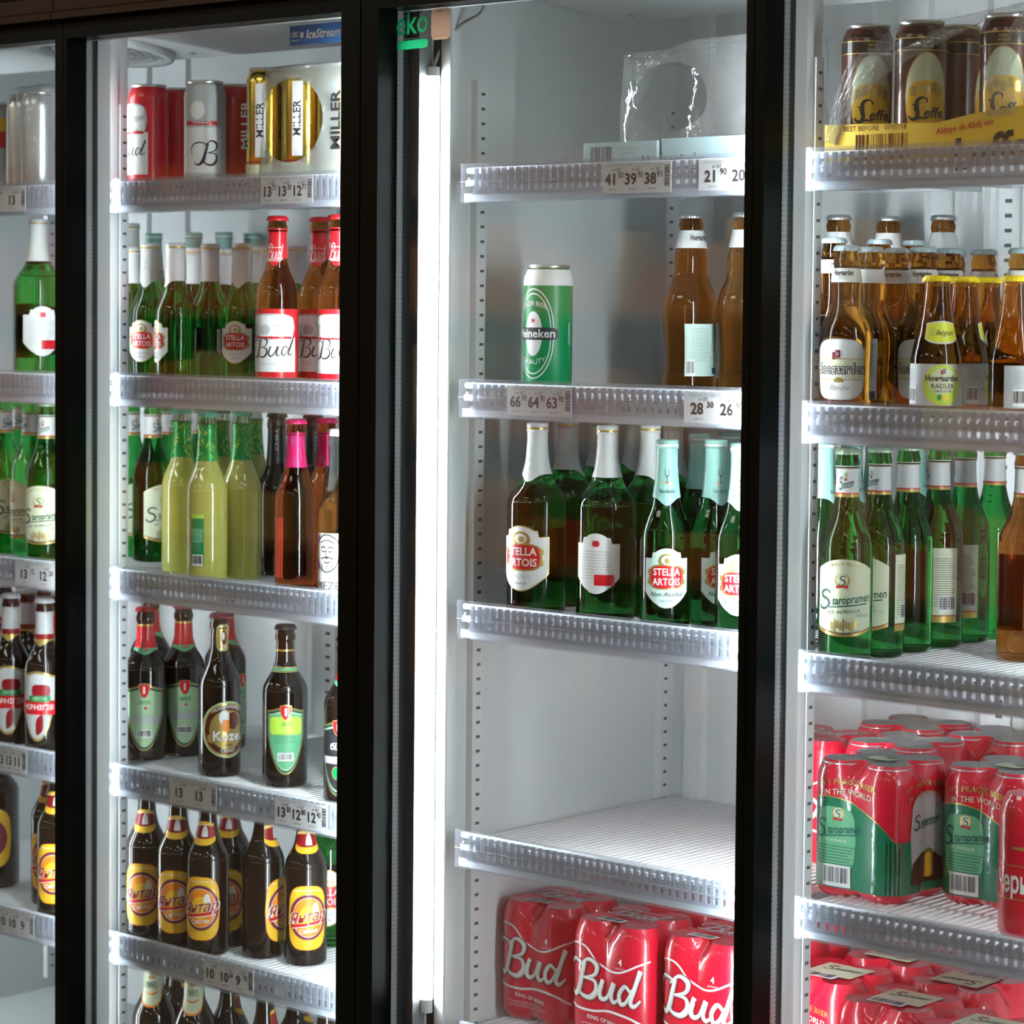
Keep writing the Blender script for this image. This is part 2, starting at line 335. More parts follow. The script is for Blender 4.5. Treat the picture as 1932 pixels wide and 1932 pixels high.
# --- red and white label long-neck
def bud_print(sf, vc, w, h, cap=False):
    L = M(); T = M()
    patch(L, sf, 0, vc, w, h, 'red', e=.0004, nu=40)
    patch(L, sf, 0, vc-h*.16, w*.52, h*.50, 'paper', e=.0007, nu=24)
    patch(L, sf, 0, vc+h*.24, w*.50, h*.38, 'lgrey', 'squircle', .0007, 24); patch(L, sf, 0, vc+h*.34, w*.42, h*.12, 'paper', 'rrect', .0009, 20)
    patch(L, sf, -w*.06, vc+h*.20, w*.2, h*.24, 'paper', 'ellipse', .0009, 16); patch(L, sf, w*.12, vc+h*.17, w*.2, h*.16, 'paper', 'bow', .0009, 10); patch(L, sf, -w*.06, vc+h*.20, w*.12, h*.15, 'lgrey', 'ellipse', .0011, 12)
    patch(L, sf, 0, vc+h*.085, w*.42, h*.03, 'red', e=.0010, nu=20)
    sc = w*.155; brush(T, sf, BUD, -1.25*sc, vc-h*.20, sc, 'ink', -.05, .0012, slant=.06)
    write(T, sf, 'KING OF BEERS', 0, vc-h*.30, h*.035, 'lgrey', e=.0010)
    return L, T
pr = longneck(.0302, .244, .128, .178, .0125)
sf = surf_lathe(pr); L, T = bud_print(sf, .063, .150, .098)
nf = neck_sleeve(pr, .184, .226, 'red', .012); nT = M(); brush(nT, sf, BUD, -.012*2.3, .182, .0125*1.6, 'paper', -.05, .0010)
patch(nT, sf, 0, .180, .040, .0008, 'paper', e=.001); patch(nT, sf, 0, .199, .052, .0008, 'paper', e=.001)
reg('bud', .0302, .244, [('glass_body', body(pr, 'g_brown'), []), ('crown_cap', crown(.0130, .244, 'red'), []), ('neck_label', nf, [('lettering', nT)]), ('wrap_label', L, [('lettering', T)])], 'bottle', 'beer_bottle')
# --- cans
def can_prof(r, h): return [(r*.72, .0008), (r*.80, .0005), (r*.93, .006), (r, .012), (r, .05), (r, h-.022), (r*.985, h-.017), (r*.88, h-.008), (r*.84, h-.0045)]
def can_parts(k, r, h, m, deco, cat='can', name='beer_can'):
    pr = can_prof(r, h); sf = surf_lathe(pr); b = M(); b.lathe(pr, m, 36)
    rim = M(); rim.lathe([(r*.835, h-.0050), (r*.865, h-.0025), (r*.865, h-.0005), (r*.83, h), (r*.80, h-.001), (r*.78, h-.0045), (r*.6, h-.0048)], 'silver', 36)
    tab = M(); tab.box((-.005, -.012, h-.0046), (.005, .010, h-.0032), 'silver')
    parts = [('can_body', b, []), ('rim', rim, [('pull_tab', tab)])]
    L, T = deco(sf, r, h); parts.append(('print', L, [('lettering', T)])); reg(k, r, h, parts, cat, name)
def d_heineken(sf, r, h):
    L = M(); T = M(); v = h*.46
    patch(L, sf, 0, h-.0165, 2*math.pi*r, .021, 'paper', e=.0004, nu=48, nv=8)
    for a, b, mm, e in ((.058, .118, 'paper', .0003), (.055, .114, 'green', .0005), (.050, .106, 'paper', .0007), (.0475, .102, 'green', .0009), (.026, .058, 'paper', .0011)): patch(L, sf, 0, v, a, b, mm, 'ellipse', e, 30)
    patch(L, sf, 0, v, .050, .012, 'green', e=.0012); patch(L, sf, 0, v, .066, .016, 'ink', 'rrect', .0014, 30)
    for q in range(5):
        a0 = math.radians(90+72*q); T.add([sf(0, v+.017, .0016), sf(.0014*math.cos(a0-.63), v+.017+.0014*math.sin(a0-.63), .0016), sf(.0048*math.cos(a0), v+.017+.0048*math.sin(a0), .0016), sf(.0014*math.cos(a0+.63), v+.017+.0014*math.sin(a0+.63), .0016)], [(0, 1, 2, 3)], 'red')
    write(T, sf, 'Heineken', 0, v, .0155, 'paper', .02, e=.0018, maxw=.058)
    write(T, sf, 'LAGER BEER', 0, v+.039, .0085, 'paper', .008, e=.0013, maxw=.036, arc=16); write(T, sf, 'QUALITY', 0, v-.037, .0085, 'paper', .008, e=.0013, maxw=.034, arc=-16)
    write(T, sf, 'HEINEKEN', .052, v, .006, 'paper', .01, e=.0008, rot=1)
    return L, T
can_parts('heineken', .0320, .166, 'green', d_heineken)
def d_budcan(sf, r, h):
    L, T = bud_print(sf, h*.47, .125, h*.80); return L, T
can_parts('budcan', .0305, .156, 'red', d_budcan)
def d_greycan(sf, r, h):
    L = M(); T = M(); patch(L, sf, 0, h*.30, .062, h*.52, 'paper', e=.0004); patch(L, sf, 0, h*.60, .050, .006, 'red', e=.0006)
    patch(L, sf, 0, h*.72, .05, .035, 'lgrey', 'squircle', .0006); patch(L, sf, -.005, h*.72, .022, .026, 'paper', 'ellipse', .0008)
    brush(T, sf, BUD[:4], -.008, h*.22, .030, 'ink', -.03, .0010); write(T, sf, 'TRADE MARK', 0, h*.60, .004, 'paper', e=.0009)
    return L, T
can_parts('greycan', .0305, .156, 'lgrey', d_greycan)
def d_gold(sf, r, h):
    L = M(); T = M(); patch(L, sf, 0, h*.20, 2*math.pi*r, .002, 'dred', e=.0004, nu=48); patch(L, sf, 0, h*.12, 2*math.pi*r, h*.12, 'cream', e=.0004, nu=48)
    for q in range(3): patch(L, sf, q*.064, h*.55, .016, h*.62, 'paper', e=.0004, nu=8); write(T, sf, 'MILLER', q*.064, h*.55, .016, 'ink', .02, e=.0008, rot=1)
    return L, T
can_parts('goldcan', .0305, .168, 'goldcan', d_gold)
def d_leffe(sf, r, h):
    L = M(); T = M()
    patch(L, sf, 0, h-.014, 2*math.pi*r, .003, 'leffedark', e=.0002, nu=48)
    for z in (h-.021, h-.035): patch(L, sf, 0, z, 2*math.pi*r, .0011, 'gold', e=.0007, nu=48)
    patch(L, sf, 0, h-.028, 2*math.pi*r, .013, 'leffedark', e=.0004, nu=48)
    patch(L, sf, 0, .072, .052, .102, 'gold', 'ellipse', .0004, 30); patch(L, sf, 0, .073, .049, .097, 'cream', 'ellipse', .0006, 30); patch(L, sf, 0, .060, .047, .060, 'yellow', 'squircle', .0008, 24)
    for q in range(5): patch(L, sf, -.016+.008*q, .078+.004*(q % 2), .007, .012, 'gold', 'arch', .0010, 6)
    patch(L, sf, 0, .034, .050, .011, 'leffedark', e=.0012)
    T2 = [([(.42, 1.05), (.16, .92), (.10, .55), (.16, .22), (.04, .04)], (.10, .24, .12)), ([(-.28, .16), (-.08, -.02), (.25, .06), (.62, .02)], (.08, .17, .05)), ([(.42, 1.05), (.58, .92), (.56, .78)], (.06, .09, .04)), ([(-.12, .72), (.08, .62)], .06)]
    brush(T, sf, T2, -.014, .046, .024, 'ink', 0, .0012); write(T, sf, 'effe', .008, .053, .017, 'ink', .022, .15, e=.0012, maxw=.03)
    write(T, sf, 'BRUNE', 0, .034, .0085, 'paper', .005, e=.0015); write(T, sf, 'BIERE\nBELGE', .0, h-.028, .0048, 'gold', .004, e=.0008)
    return L, T
can_parts('leffe', .0302, .160, 'leffe', d_leffe)
def d_plain(sf, r, h):
    L = M(); T = M(); patch(L, sf, 0, h*.5, .02, h*.5, 'lgrey', e=.0004, nu=8); write(T, sf, 'BEER', 0, h*.5, .01, 'grey', e=.0007); return L, T
can_parts('silvercan', .0300, .158, 'silver', d_plain)
def d_snack(sf, r, h):
    L = M(); T = M(); patch(L, sf, 0, h*.76, 2*math.pi*r, h*.14, 'yellow', e=.0004, nu=40); patch(L, sf, 0, h*.60, 2*math.pi*r, h*.17, 'red', e=.0004, nu=40)
    patch(L, sf, 0, h*.25, 2*math.pi*r, h*.4, 'lgrey', e=.0004, nu=40); write(T, sf, 'BEER', .03, h*.6, .012, 'cream', .015, e=.0008); return L, T
can_parts('stripecan', .0300, .150, 'lgrey', d_snack)
# --- lemon radler style yellow bottles
pr = longneck(.0302, .249, .132, .180, .0125, rf=.0160)
sf = surf_lathe(pr); zl = .176
up = M(); up.lathe([p for p in pr if p[1] > zl-.001], 'g_clear', 32); lo = M(); lo.lathe([p for p in pr if p[1] <= zl+.004], 'g_yellow', 36)
nf = neck_sleeve(pr, .178, .231, 'greenfoil', 0, .0008); fp = M()
for i in range(110):
    q = random.uniform(-math.pi, math.pi)*.0302; z = random.uniform(.181, .228); patch(fp, sf, q, z, random.uniform(.004, .009), random.uniform(.0012, .0026), random.choice(('limefoil', 'limefoil', 'lime')), e=.0012, nu=2, slant=random.uniform(-2.5, 2.5))
L = M(); patch(L, sf, 0, .064, .020, .074, 'green', e=.0004, nu=8); patch(L, sf, 0, .070, .018, .020, 'mint', e=.0006, nu=8); patch(L, sf, 0, .098, .020, .006, 'lime', e=.0006, nu=8)
lines(L, sf, 0, .062, .016, 8, .0022, 'palegreen', .0004); barcode(L, sf, 0, .034, .015, .014)
reg('lemon', .0302, .249, [('liquid_body', lo, []), ('clear_neck', up, []), ('crown_cap', crown(.0130, .249, 'capteal'), []), ('neck_foil', nf, [('foil_flecks', fp)]), ('side_label', L, [])], 'bottle', 'drink_bottle')
# --- pink cap
pr = longneck(.0292, .245, .130, .180, .0125, rf=.0160); sf = surf_lathe(pr)
L = M(); patch(L, sf, 0, .063, .024, .085, 'orangeglow', e=.0004, nu=8); patch(L, sf, .009, .063, .003, .085, 'pinkfoil', e=.0006, nu=3); fp = M()
for i in range(60):
    q = random.uniform(-math.pi, math.pi)*.0292; patch(fp, sf, q, random.uniform(.182, .220), .0012, random.uniform(.006, .016), random.choice(('purple', 'red')), e=.0011, nu=1)
reg('pink', .0292, .245, [('glass_body', body(pr, 'g_pink'), []), ('crown_cap', crown(.0130, .245, 'pinkfoil'), []), ('neck_foil', neck_sleeve(pr, .177, .226, 'pinkfoil', 0), [('foil_streaks', fp)]), ('side_label', L, [])], 'bottle', 'drink_bottle')
# --- clear bottle, white printed label with a line-drawn bearded face
pr = longneck(.0290, .234, .115, .160, .0128); sf = surf_lathe(pr); L = M(); T = M()
patch(L, sf, 0, .048, .11, .085, 'paper', e=.0004, nu=40)
for (u, v) in ((-.018, .080), (-.020, .046), (.022, .07), (.02, .04)): patch(L, sf, u, v, .012, .016, 'purple', 'ellipse', .0007, 8)
patch(L, sf, 0, .062, .038, .054, 'paper', 'ellipse', .0009, 20)
fc = [([(-1, 1.2), (-1.05, .2), (-.8, -.8), (0, -1.3), (.8, -.8), (1.05, .2), (1, 1.2), (.5, 1.7), (0, 1.85), (-.5, 1.7), (-1, 1.2)], .10), ([(-.6, .7), (-.35, .85), (-.1, .7)], .09), ([(.6, .7), (.35, .85), (.1, .7)], .09), ([(-.5, .5), (-.3, .4), (-.12, .5)], .08), ([(.5, .5), (.3, .4), (.12, .5)], .08),
      ([(0, .6), (-.12, .05), (.12, .0)], .07), ([(-.6, -.2), (-.2, -.05), (0, -.15), (.2, -.05), (.6, -.2)], .09), ([(-.3, -.42), (0, -.52), (.3, -.42)], .09), ([(-.7, 1.15), (0, 1.4), (.7, 1.15)], .08), ([(-.6, -.6), (-.35, -1.0)], .06), ([(.6, -.6), (.35, -1.0)], .06), ([(0, -.7), (0, -1.15)], .06)]
brush(T, sf, fc, 0, .058, .0165, 'ink', .02, .0013); write(T, sf, 'MEZE', 0, .017, .016, 'ink', 0, e=.0009)
cap = M(); cap.lathe([(.0145, .225), (.0145, .2335), (.013, .2345)], 'paper', 32)
liq = M(); liq.lathe([(r_*.9, z_) for r_, z_ in pr if .006 < z_ < .150], 'g_brown', 28)
reg('mezclear', .0290, .234, [('glass_body', body(pr, 'g_clear'), []), ('screw_cap', cap, []), ('front_label', L, [('lettering', T)]), ('liquid', liq, [])], 'bottle', 'drink_bottle')
# --- round gold goat-style label
pr = longneck(.0318, .242, .132, .182, .0125); sf = surf_lathe(pr); L = M(); T = M()
for d, mm, e in ((.084, 'palegreen', .0004), (.080, 'gold', .0006), (.074, 'leffe', .0008), (.058, 'gold', .0010)): patch(L, sf, 0, .072, d*.98, d, mm, 'ellipse', e, 30)
patch(L, sf, -.006, .090, .016, .022, 'paper', 'ellipse', .0012, 10); patch(L, sf, .008, .085, .022, .026, 'leffe', 'ellipse', .0012, 10); patch(L, sf, -.004, .078, .012, .018, 'orange', 'squircle', .0014, 10)
patch(L, sf, 0, .059, .062, .014, 'gold', 'rrect', .0014, 24)
write(T, sf, 'Kozel', 0, .061, .020, 'ink', .04, e=.0015, maxw=.05); write(T, sf, 'Kozel', 0, .062, .020, 'paper', .02, e=.0018, maxw=.05)
write(T, sf, 'VELKOPOPOVICKÝ', 0, .106, .0062, 'paper', .01, e=.0012, maxw=.05, arc=14); write(T, sf, 'ČERNÝ', 0, .040, .007, 'paper', .01, e=.0012, arc=-8); write(T, sf, 'DARK', 0, .049, .005, 'ink', .005, e=.0016)
NL = M(); NT = M(); patch(NL, sf, 0, .207, .052, .040, 'palegreen', 'squircle', .0004); patch(NL, sf, 0, .207, .048, .037, 'gold', 'squircle', .0006); patch(NL, sf, .002, .207, .022, .022, 'leffe', 'ellipse', .0008); patch(NT, sf, 0, .209, .012, .012, 'paper', 'ellipse', .001, 8); write(NT, sf, 'KOZEL', 0, .194, .006, 'paper', .01, e=.001)
reg('kozel', .0318, .242, [('glass_body', body(pr, 'g_dark'), []), ('crown_cap', crown(.0130, .242, 'maroon'), []), ('neck_label', NL, [('lettering', NT)]), ('round_label', L, [('lettering', T)])], 'bottle', 'beer_bottle')
# --- green shield labels (with a small red pennon on top)
def make_shield(k, capm, neck, vc, h, w, c1, c2, words, lime):
    pr = longneck(.0328, .236, .138, .178, .0130, rf=.0160); sf = surf_lathe(pr); L = M(); T = M()
    patch(L, sf, 0, vc, w*1.06, h*1.05, 'gold', 'shield', .0003, 30); patch(L, sf, 0, vc, w, h, 'inkgreen', 'shield', .0005, 30); patch(L, sf, 0, vc, w*.93, h*.93, 'palegreen', 'shield', .0007, 30); patch(L, sf, 0, vc, w*.88, h*.88, c1, 'shield', .0009, 30)
    if lime: patch(L, sf, 0, vc+h*.23, w*.86, h*.28, 'lime', 'rrect', .0011, 20); patch(L, sf, 0, vc-h*.02, w*.84, h*.14, 'mint', e=.0011, nu=16)
    else: patch(L, sf, 0, vc-h*.02, w*.8, h*.10, 'lgrey', e=.0010, nu=16); patch(L, sf, .002, vc+h*.16, .0045, .0045, 'red', 'ellipse', .0012, 8)
    patch(L, sf, 0, vc+h*.44, .017, .023, 'gold', 'shield', .0011, 12); patch(L, sf, 0, vc+h*.44, .0145, .020, 'red', 'shield', .0013, 12); patch(L, sf, 0, vc+h*.45, .003, .012, 'paper', 'arch', .0015, 4)
    if words: write(T, sf, words[0], 0, vc+h*.17, .013, 'paper', .02, .1, e=.0013, maxw=w*.85); write(T, sf, words[1], 0, vc+h*.02, .006, 'paper', .01, .3, e=.0013); patch(T, sf, 0, vc-h*.2, .020, .020, 'gold', 'ellipse', .0013, 14); patch(T, sf, 0, vc-h*.2, .016, .016, 'green', 'ellipse', .0015, 14)
    else: barcode(T, sf, 0, vc-h*.25, .020, .010, .0012); lines(T, sf, 0, vc+h*.10 if lime else vc+h*.05, w*.6, 6, .0024, 'grey' if not lime else 'inkgreen', .0005, .0013); write(T, sf, '7072' if lime else 'BEER', 0, vc+h*.25, .008, 'green', .005, .3, e=.0013)
    parts = [('glass_body', body(pr, 'g_dark'), []), ('crown_cap', crown(.0135, .236, capm), [])]
    if neck == 'stripe':
        n1 = neck_sleeve(pr, .198, .2005, 'gold', 0, .0005)
        for z0, z1, mm in ((.168, .1695, 'gold'), (.170, .1735, 'mint'), (.1740, .1755, 'gold')):
            q = neck_sleeve(pr, z0, z1, mm, 0, .0005); n1.add(q.v, q.f, mm, True)
        parts.append(('neck_bands', n1, []))
    else:
        n1 = neck_sleeve(pr, .174, .207, 'red', .006, .0005)
        n2 = neck_sleeve(pr, .170, .174, 'mint', .006, .0006); q = neck_sleeve(pr, .207, .210, 'gold', 0, .0006); n2.add(q.v, q.f, 'gold', True); parts.append(('neck_label', n1, [('label_edging', n2)]))
    parts.append(('shield_label', L, [('lettering', T)])); reg(k, .0328, .236, parts, 'bottle', 'beer_bottle')
make_shield('chern_lime', 'ink', 'stripe', .070, .094, .056, 'mint', 'mint', None, True)
make_shield('chern_pale', 'dred', 'red', .068, .096, .060, 'palegreen', 'mint', None, False)
make_shield('chern_white', 'ink', 'red', .066, .100, .062, 'ink', 'mint', ('біла', 'живе'), False)
# --- amber yellow label
pr = longneck(.0310, .245, .140, .180, .0125, rf=.0165); sf = surf_lathe(pr); L = M(); T = M()
patch(L, sf, 0, .072, .062, .094, 'orange', 'squircle', .0003, 30); patch(L, sf, 0, .072, .060, .092, 'yellow', 'squircle', .0005, 30)
for a, b, mm, e in ((.058, .068, 'gold', .0006), (.056, .066, 'maroon', .0008), (.048, .058, 'paper', .0010), (.0465, .0565, 'orange', .0012), (.028, .034, 'yellow', .0014)): patch(L, sf, .001, .073, a, b, mm, 'ellipse', e, 30)
patch(L, sf, .011, .088, .010, .013, 'paper', 'dome', .0015, 8); patch(L, sf, 0, .063, .050, .0045, 'red', e=.0015, slant=.16); patch(L, sf, 0, .0605, .046, .001, 'paper', e=.0017, slant=.16)
write(T, sf, 'Янтар', 0, .0735, .0215, 'paper', .034, .25, e=.0018, maxw=.060, slant=.14); write(T, sf, 'Янтар', 0, .0735, .0215, 'dred', .008, .25, e=.0021, maxw=.055, slant=.14)
write(T, sf, 'Світле', .001, .053, .0085, 'paper', .018, e=.0016, slant=.10)
write(T, sf, '················', 0, .036, .006, 'gold', .02, e=.001, arc=-12); patch(T, sf, 0, .112, .040, .0009, 'paper', e=.0008)
NL = M(); NT = M(); patch(NL, sf, 0, .181, .064, .034, 'yellow', 'archdown', .0005); patch(NL, sf, 0, .1825, .062, .019, 'dred', 'archdown', .0008); patch(NL, sf, 0, .1935, .060, .001, 'paper', e=.001); patch(NT, sf, .004, .184, .016, .016, 'paper', 'dome', .0012, 12); brush(NT, sf, [([(-.3, -.2), (0, .5), (.3, -.2)], .2)], .004, .1845, .010, 'lgrey', 0, .0015)
BL = M(); sb = surf_lathe(pr, math.pi*.72); patch(BL, sb, 0, .066, .020, .078, 'yellow', 'rrect', .0005, 8); lines(BL, sb, 0, .098, .015, 12, .0032, 'gold', .0006, .0008); barcode(BL, sb, 0, .042, .012, .018)
reg('yantar', .0310, .245, [('glass_body', body(pr, 'g_dark'), []), ('crown_cap', crown(.0130, .245, 'gold'), []), ('neck_label', NL, [('lettering', NT)]), ('front_label', L, [('lettering', T)]), ('back_label', BL, [])], 'bottle', 'beer_bottle')
# --- staropramen
SBIG = [([(.75, .85), (.5, 1.02), (.12, .9), (.12, .62), (.55, .42), (.62, .1), (.3, -.15), (-.05, -.1), (-.1, .1)], (.06, .14, .06))]
def staro_words(T, sf, uc, vc, sc, ink='inkgreen', e=.0010):
    brush(T, sf, SBIG, uc-sc*1.72, vc-sc*.35, sc*1.05, ink, .05, e); write(T, sf, 'taropramen', uc+sc*.50, vc+sc*.13, sc*.78, ink, .022, .12, e=e, maxw=sc*2.62, slant=.10)
    patch(T, sf, uc+sc*.25, vc-sc*.28, sc*2.6, sc*.09, ink, e=e, slant=.10)
def crest_s(T, sf, uc, vc, sc, e=.0010):
    patch(T, sf, uc, vc, sc*1.5, sc*1.3, 'gold', 'ellipse', e-.0002, 12); patch(T, sf, uc, vc+sc*.05, sc*1.15, sc*1.15, 'cream', 'ellipse', e, 12)
    brush(T, sf, SBIG, uc-sc*.22, vc-sc*.36, sc*.75, 'inkgreen', .04, e+.0003); patch(T, sf, uc, vc-sc*.62, sc*1.1, sc*.28, 'red', 'bow', e+.0003, 8)
pr = longneck(.0318, .253, .134, .190, .0125); sf = surf_lathe(pr); L = M(); T = M()
patch(L, sf, 0, .078, .073, .092, 'gold', 'arch', .0004, 30); patch(L, sf, 0, .0795, .0725, .088, 'dred', 'arch', .0006, 30); patch(L, sf, 0, .0802, .0725, .0868, 'cream', 'arch', .0008, 30)
crest_s(T, sf, -.002, .099, .0125); staro_words(T, sf, .001, .074, .0180); write(T, sf, 'EST. IN PRAGUE', 0, .0615, .0055, 'ink', .004, e=.0011, slant=.08); write(T, sf, 'SPIRIT OF PRAGUE', 0, .118, .005, 'gold', .004, e=.0011, arc=9, maxw=.058); write(T, sf, '500 ml', .022, .0575, .0055, 'grey', .004, e=.0011)
for q in range(9): patch(T, sf, -.014+.0035*q, .045+.001*(q % 3), .0028, .010+.006*(q % 3 == 1), 'gold', 'dome' if q % 2 else 'arch', .0010, 4)
write(T, sf, 'BREWED SINCE 1869', 0, .0362, .004, 'inkgreen', .004, e=.0012, arc=-8, maxw=.05)
BL = M(); sb = surf_lathe(pr, math.pi*.62); patch(BL, sb, 0, .079, .034, .092, 'gold', e=.0004, nu=12); patch(BL, sb, 0, .0835, .034, .083, 'cream', e=.0006, nu=12); patch(BL, sb, 0, .0415, .034, .0012, 'dred', e=.0008, nu=12)
lines(BL, sb, 0, .112, .028, 22, .0028, 'inkgreen', .0006, .0008); barcode(BL, sb, .004, .056, .020, .018)
nf = neck_sleeve(pr, .200, .233, 'paper', 0, .0005); ne = neck_sleeve(pr, .196, .200, 'gold', 0, .0006); q = neck_sleeve(pr, .1995, .2010, 'red', 0, .0008); ne.add(q.v, q.f, 'red', True); q = neck_sleeve(pr, .2295, .2305, 'gold', 0, .0008); ne.add(q.v, q.f, 'gold', True)
nT = M(); crest_s(nT, sf, -.003, .221, .0075, .0010); staro_words(nT, sf, 0, .211, .0115)
reg('staro', .0318, .253, [('glass_body', body(pr, 'g_green'), []), ('crown_cap', crown(.0132, .253, 'capgreen'), []), ('neck_label', nf, [('label_edging', ne), ('lettering', nT)]), ('front_label', L, [('lettering', T)]), ('back_label', BL, [])], 'bottle', 'beer_bottle')
K['starobrown'] = dict(K['staro'], parts=[('glass_body', body(pr, 'g_brown').mesh('glass_body'), [])]+K['staro']['parts'][1:])
# --- bulbous brown bottles, white D-shaped label
def hoe_crest(T, sf, uc, vc, s, e): patch(T, sf, uc-s*.4, vc-s*.15, s*.7, s*1.3, 'maroon', e=e, nu=3); patch(T, sf, uc+s*.25, vc+s*.2, s*.9, s*1.3, 'maroon', e=e+.0002, nu=3); patch(T, sf, uc+s*.25, vc+s*.2, s*.45, s*.7, 'purple', 'ellipse', e+.0004, 5); patch(T, sf, uc-s*.05, vc, s*.12, s*1.5, 'gold', e=e+.0004, nu=1)
k = [(.024, .0005), (.0285, .002), (.0302, .006), (.0306, .020), (.0300, .045), (.0312, .070), (.0312, .088), (.0285, .104), (.0225, .118), (.0180, .130), (.0172, .142), (.0180, .155), (.0166, .168), (.0140, .176)]
pr = spline(k, 4)+[(.0152, .178), (.0155, .183), (.0140, .187), (.0136, .193), (.0130, .196)]; sf = surf_lathe(pr); L = M(); T = M()
patch(L, sf, 0, .053, .068, .072, 'lgrey', 'squircle', .0003, 30); patch(L, sf, 0, .053, .066, .070, 'paper', 'squircle', .0005, 30)
patch(L, sf, 0, .0655, .060, .0008, 'gold', e=.0008, nu=16); patch(L, sf, 0, .041, .060, .0008, 'gold', e=.0008, nu=16); patch(L, sf, 0, .053, .064, .0235, 'cream', 'rrect', .0007, 16)
hoe_crest(T, sf, -.003, .070, .0068, .0010); write(T, sf, 'Hoegaarden', 0, .0535, .0150, 'ink', .060, e=.0012, maxw=.066, sy=1.15); write(T, sf, 'Hoegaarden', 0, .0535, .0150, 'paper', -.008, e=.0016, maxw=.062, sy=1.15)
patch(T, sf, 0, .041, .012, .006, 'gold', 'dome', .0010, 8); write(T, sf, 'Blanche', 0, .0315, .008, 'grey', 0, .45, e=.001)
nf = neck_sleeve(pr, .1555, .172, 'paper', 0, .0005); nT = M(); write(nT, sf, 'Hoegaarden', 0, .1665, .0095, 'ink', .03, e=.001, maxw=.044); lines(nT, sf, 0, .1625, .022, 3, .0016, 'grey', .0004)
sb = surf_lathe(pr, math.pi*.55); BL = M(); patch(BL, sb, 0, .053, .022, .072, 'paper', e=.0005, nu=8); lines(BL, sb, 0, .082, .018, 14, .0028, 'grey', .0006, .0008); patch(BL, sb, 0, .022, .018, .009, 'navy', e=.0009, nu=6)
reg('hoe', .0312, .199, [('glass_body', body(pr, 'g_amber'), []), ('crown_cap', crown(.0136, .199, 'capblue'), []), ('neck_label', nf, [('lettering', nT)]), ('front_label', L, [('lettering', T)]), ('back_label', BL, [])], 'bottle', 'beer_bottle')
# taller stout-neck bottle
k = [(.030, .0005), (.0340, .003), (.0350, .012), (.0335, .030), (.0325, .045), (.0345, .075), (.0362, .098), (.0355, .115), (.0310, .132), (.0250, .147), (.0222, .160), (.0226, .175), (.0205, .190), (.0175, .204), (.0150, .214)]
pr = spline(k, 4)+[(.0160, .2165), (.0163, .221), (.0145, .226), (.0138, .231)]; sf = surf_lathe(pr)
nf = neck_sleeve(pr, .1895, .2125, 'paper', 0, .0005); nT = M(); write(nT, sf, 'Hoegaarden', 0, .203, .011, 'ink', .03, e=.001, maxw=.05)
L = M(); patch(L, sf, 0, .057, .060, .068, 'tealpale', e=.0005, nu=20); patch(L, sf, .0115, .057, .0007, .068, 'grey', e=.0008, nu=1); T = M(); lines(T, sf, -.006, .085, .030, 16, .0028, 'grey', .0006, .0008); lines(T, sf, .020, .085, .014, 10, .0042, 'grey', .0006, .0008); patch(T, sf, .020, .030, .014, .008, 'navy', e=.0009, nu=6); barcode(T, sf, -.022, .034, .011, .018)
reg('tallhoe', .0362, .233, [('glass_body', body(pr, 'g_brown'), []), ('crown_cap', crown(.0138, .235, 'silver'), []), ('neck_label', nf, [('lettering', nT)]), ('back_label', L, [('lettering', T)])], 'bottle', 'beer_bottle')
# --- short cone-neck radler
k = [(.023, .0005), (.0275, .003), (.0292, .008), (.0292, .060), (.0285, .072), (.0255, .086), (.0215, .102), (.0180, .122), (.0155, .142), (.0145, .152)]
pr = spline(k, 4)+[(.0150, .153), (.0145, .158), (.0138, .160)]; sf = surf_lathe(pr); L = M(); T = M()
patch(L, sf, 0, .038, .115, .048, 'lgrey', e=.0004, nu=30); patch(L, sf, 0, .038, .046, .047, 'capyellow', 'ellipse', .0006, 20); patch(L, sf, 0, .038, .043, .045, 'lime', 'ellipse', .0008, 20); patch(L, sf, 0, .042, .034, .030, 'cream', 'ellipse', .0009, 16)
write(T, sf, 'Hoegaarden', 0, .0455, .0095, 'ink', .04, e=.0012, maxw=.040); write(T, sf, 'RADLER', 0, .0365, .0075, 'ink', .008, e=.0012); write(T, sf, 'LEMON & LIME', 0, .031, .0032, 'ink', .002, e=.0012)
patch(T, sf, .003, .024, .010, .009, 'capyellow', 'ellipse', .0012, 10); patch(T, sf, -.004, .024, .005, .007, 'green', 'ellipse', .0013, 6); hoe_crest(T, sf, 0, .053, .004, .0012); barcode(T, sf, -.040, .026, .013, .016, rot=True); lines(T, sf, -.038, .055, .016, 6, .0025, 'grey', .0005)
NL = M(); NT = M(); patch(NL, sf, 0, .098, .050, .026, 'paper', 'archdown', .0004); patch(NL, sf, 0, .098, .048, .023, 'lemon', 'archdown', .0006); write(NT, sf, 'Belgium', .004, .0975, .0085, 'ink', 0, .4, e=.0010); lines(NT, sf, -.014, .103, .010, 5, .002, 'grey', .0004)
reg('radler', .0292, .163, [('glass_body', body(pr, 'g_amber'), []), ('crown_cap', crown(.0145, .163, 'capyellow'), []), ('neck_label', NL, [('lettering', NT)]), ('wrap_label', L, [('lettering', T)])], 'bottle', 'beer_bottle')
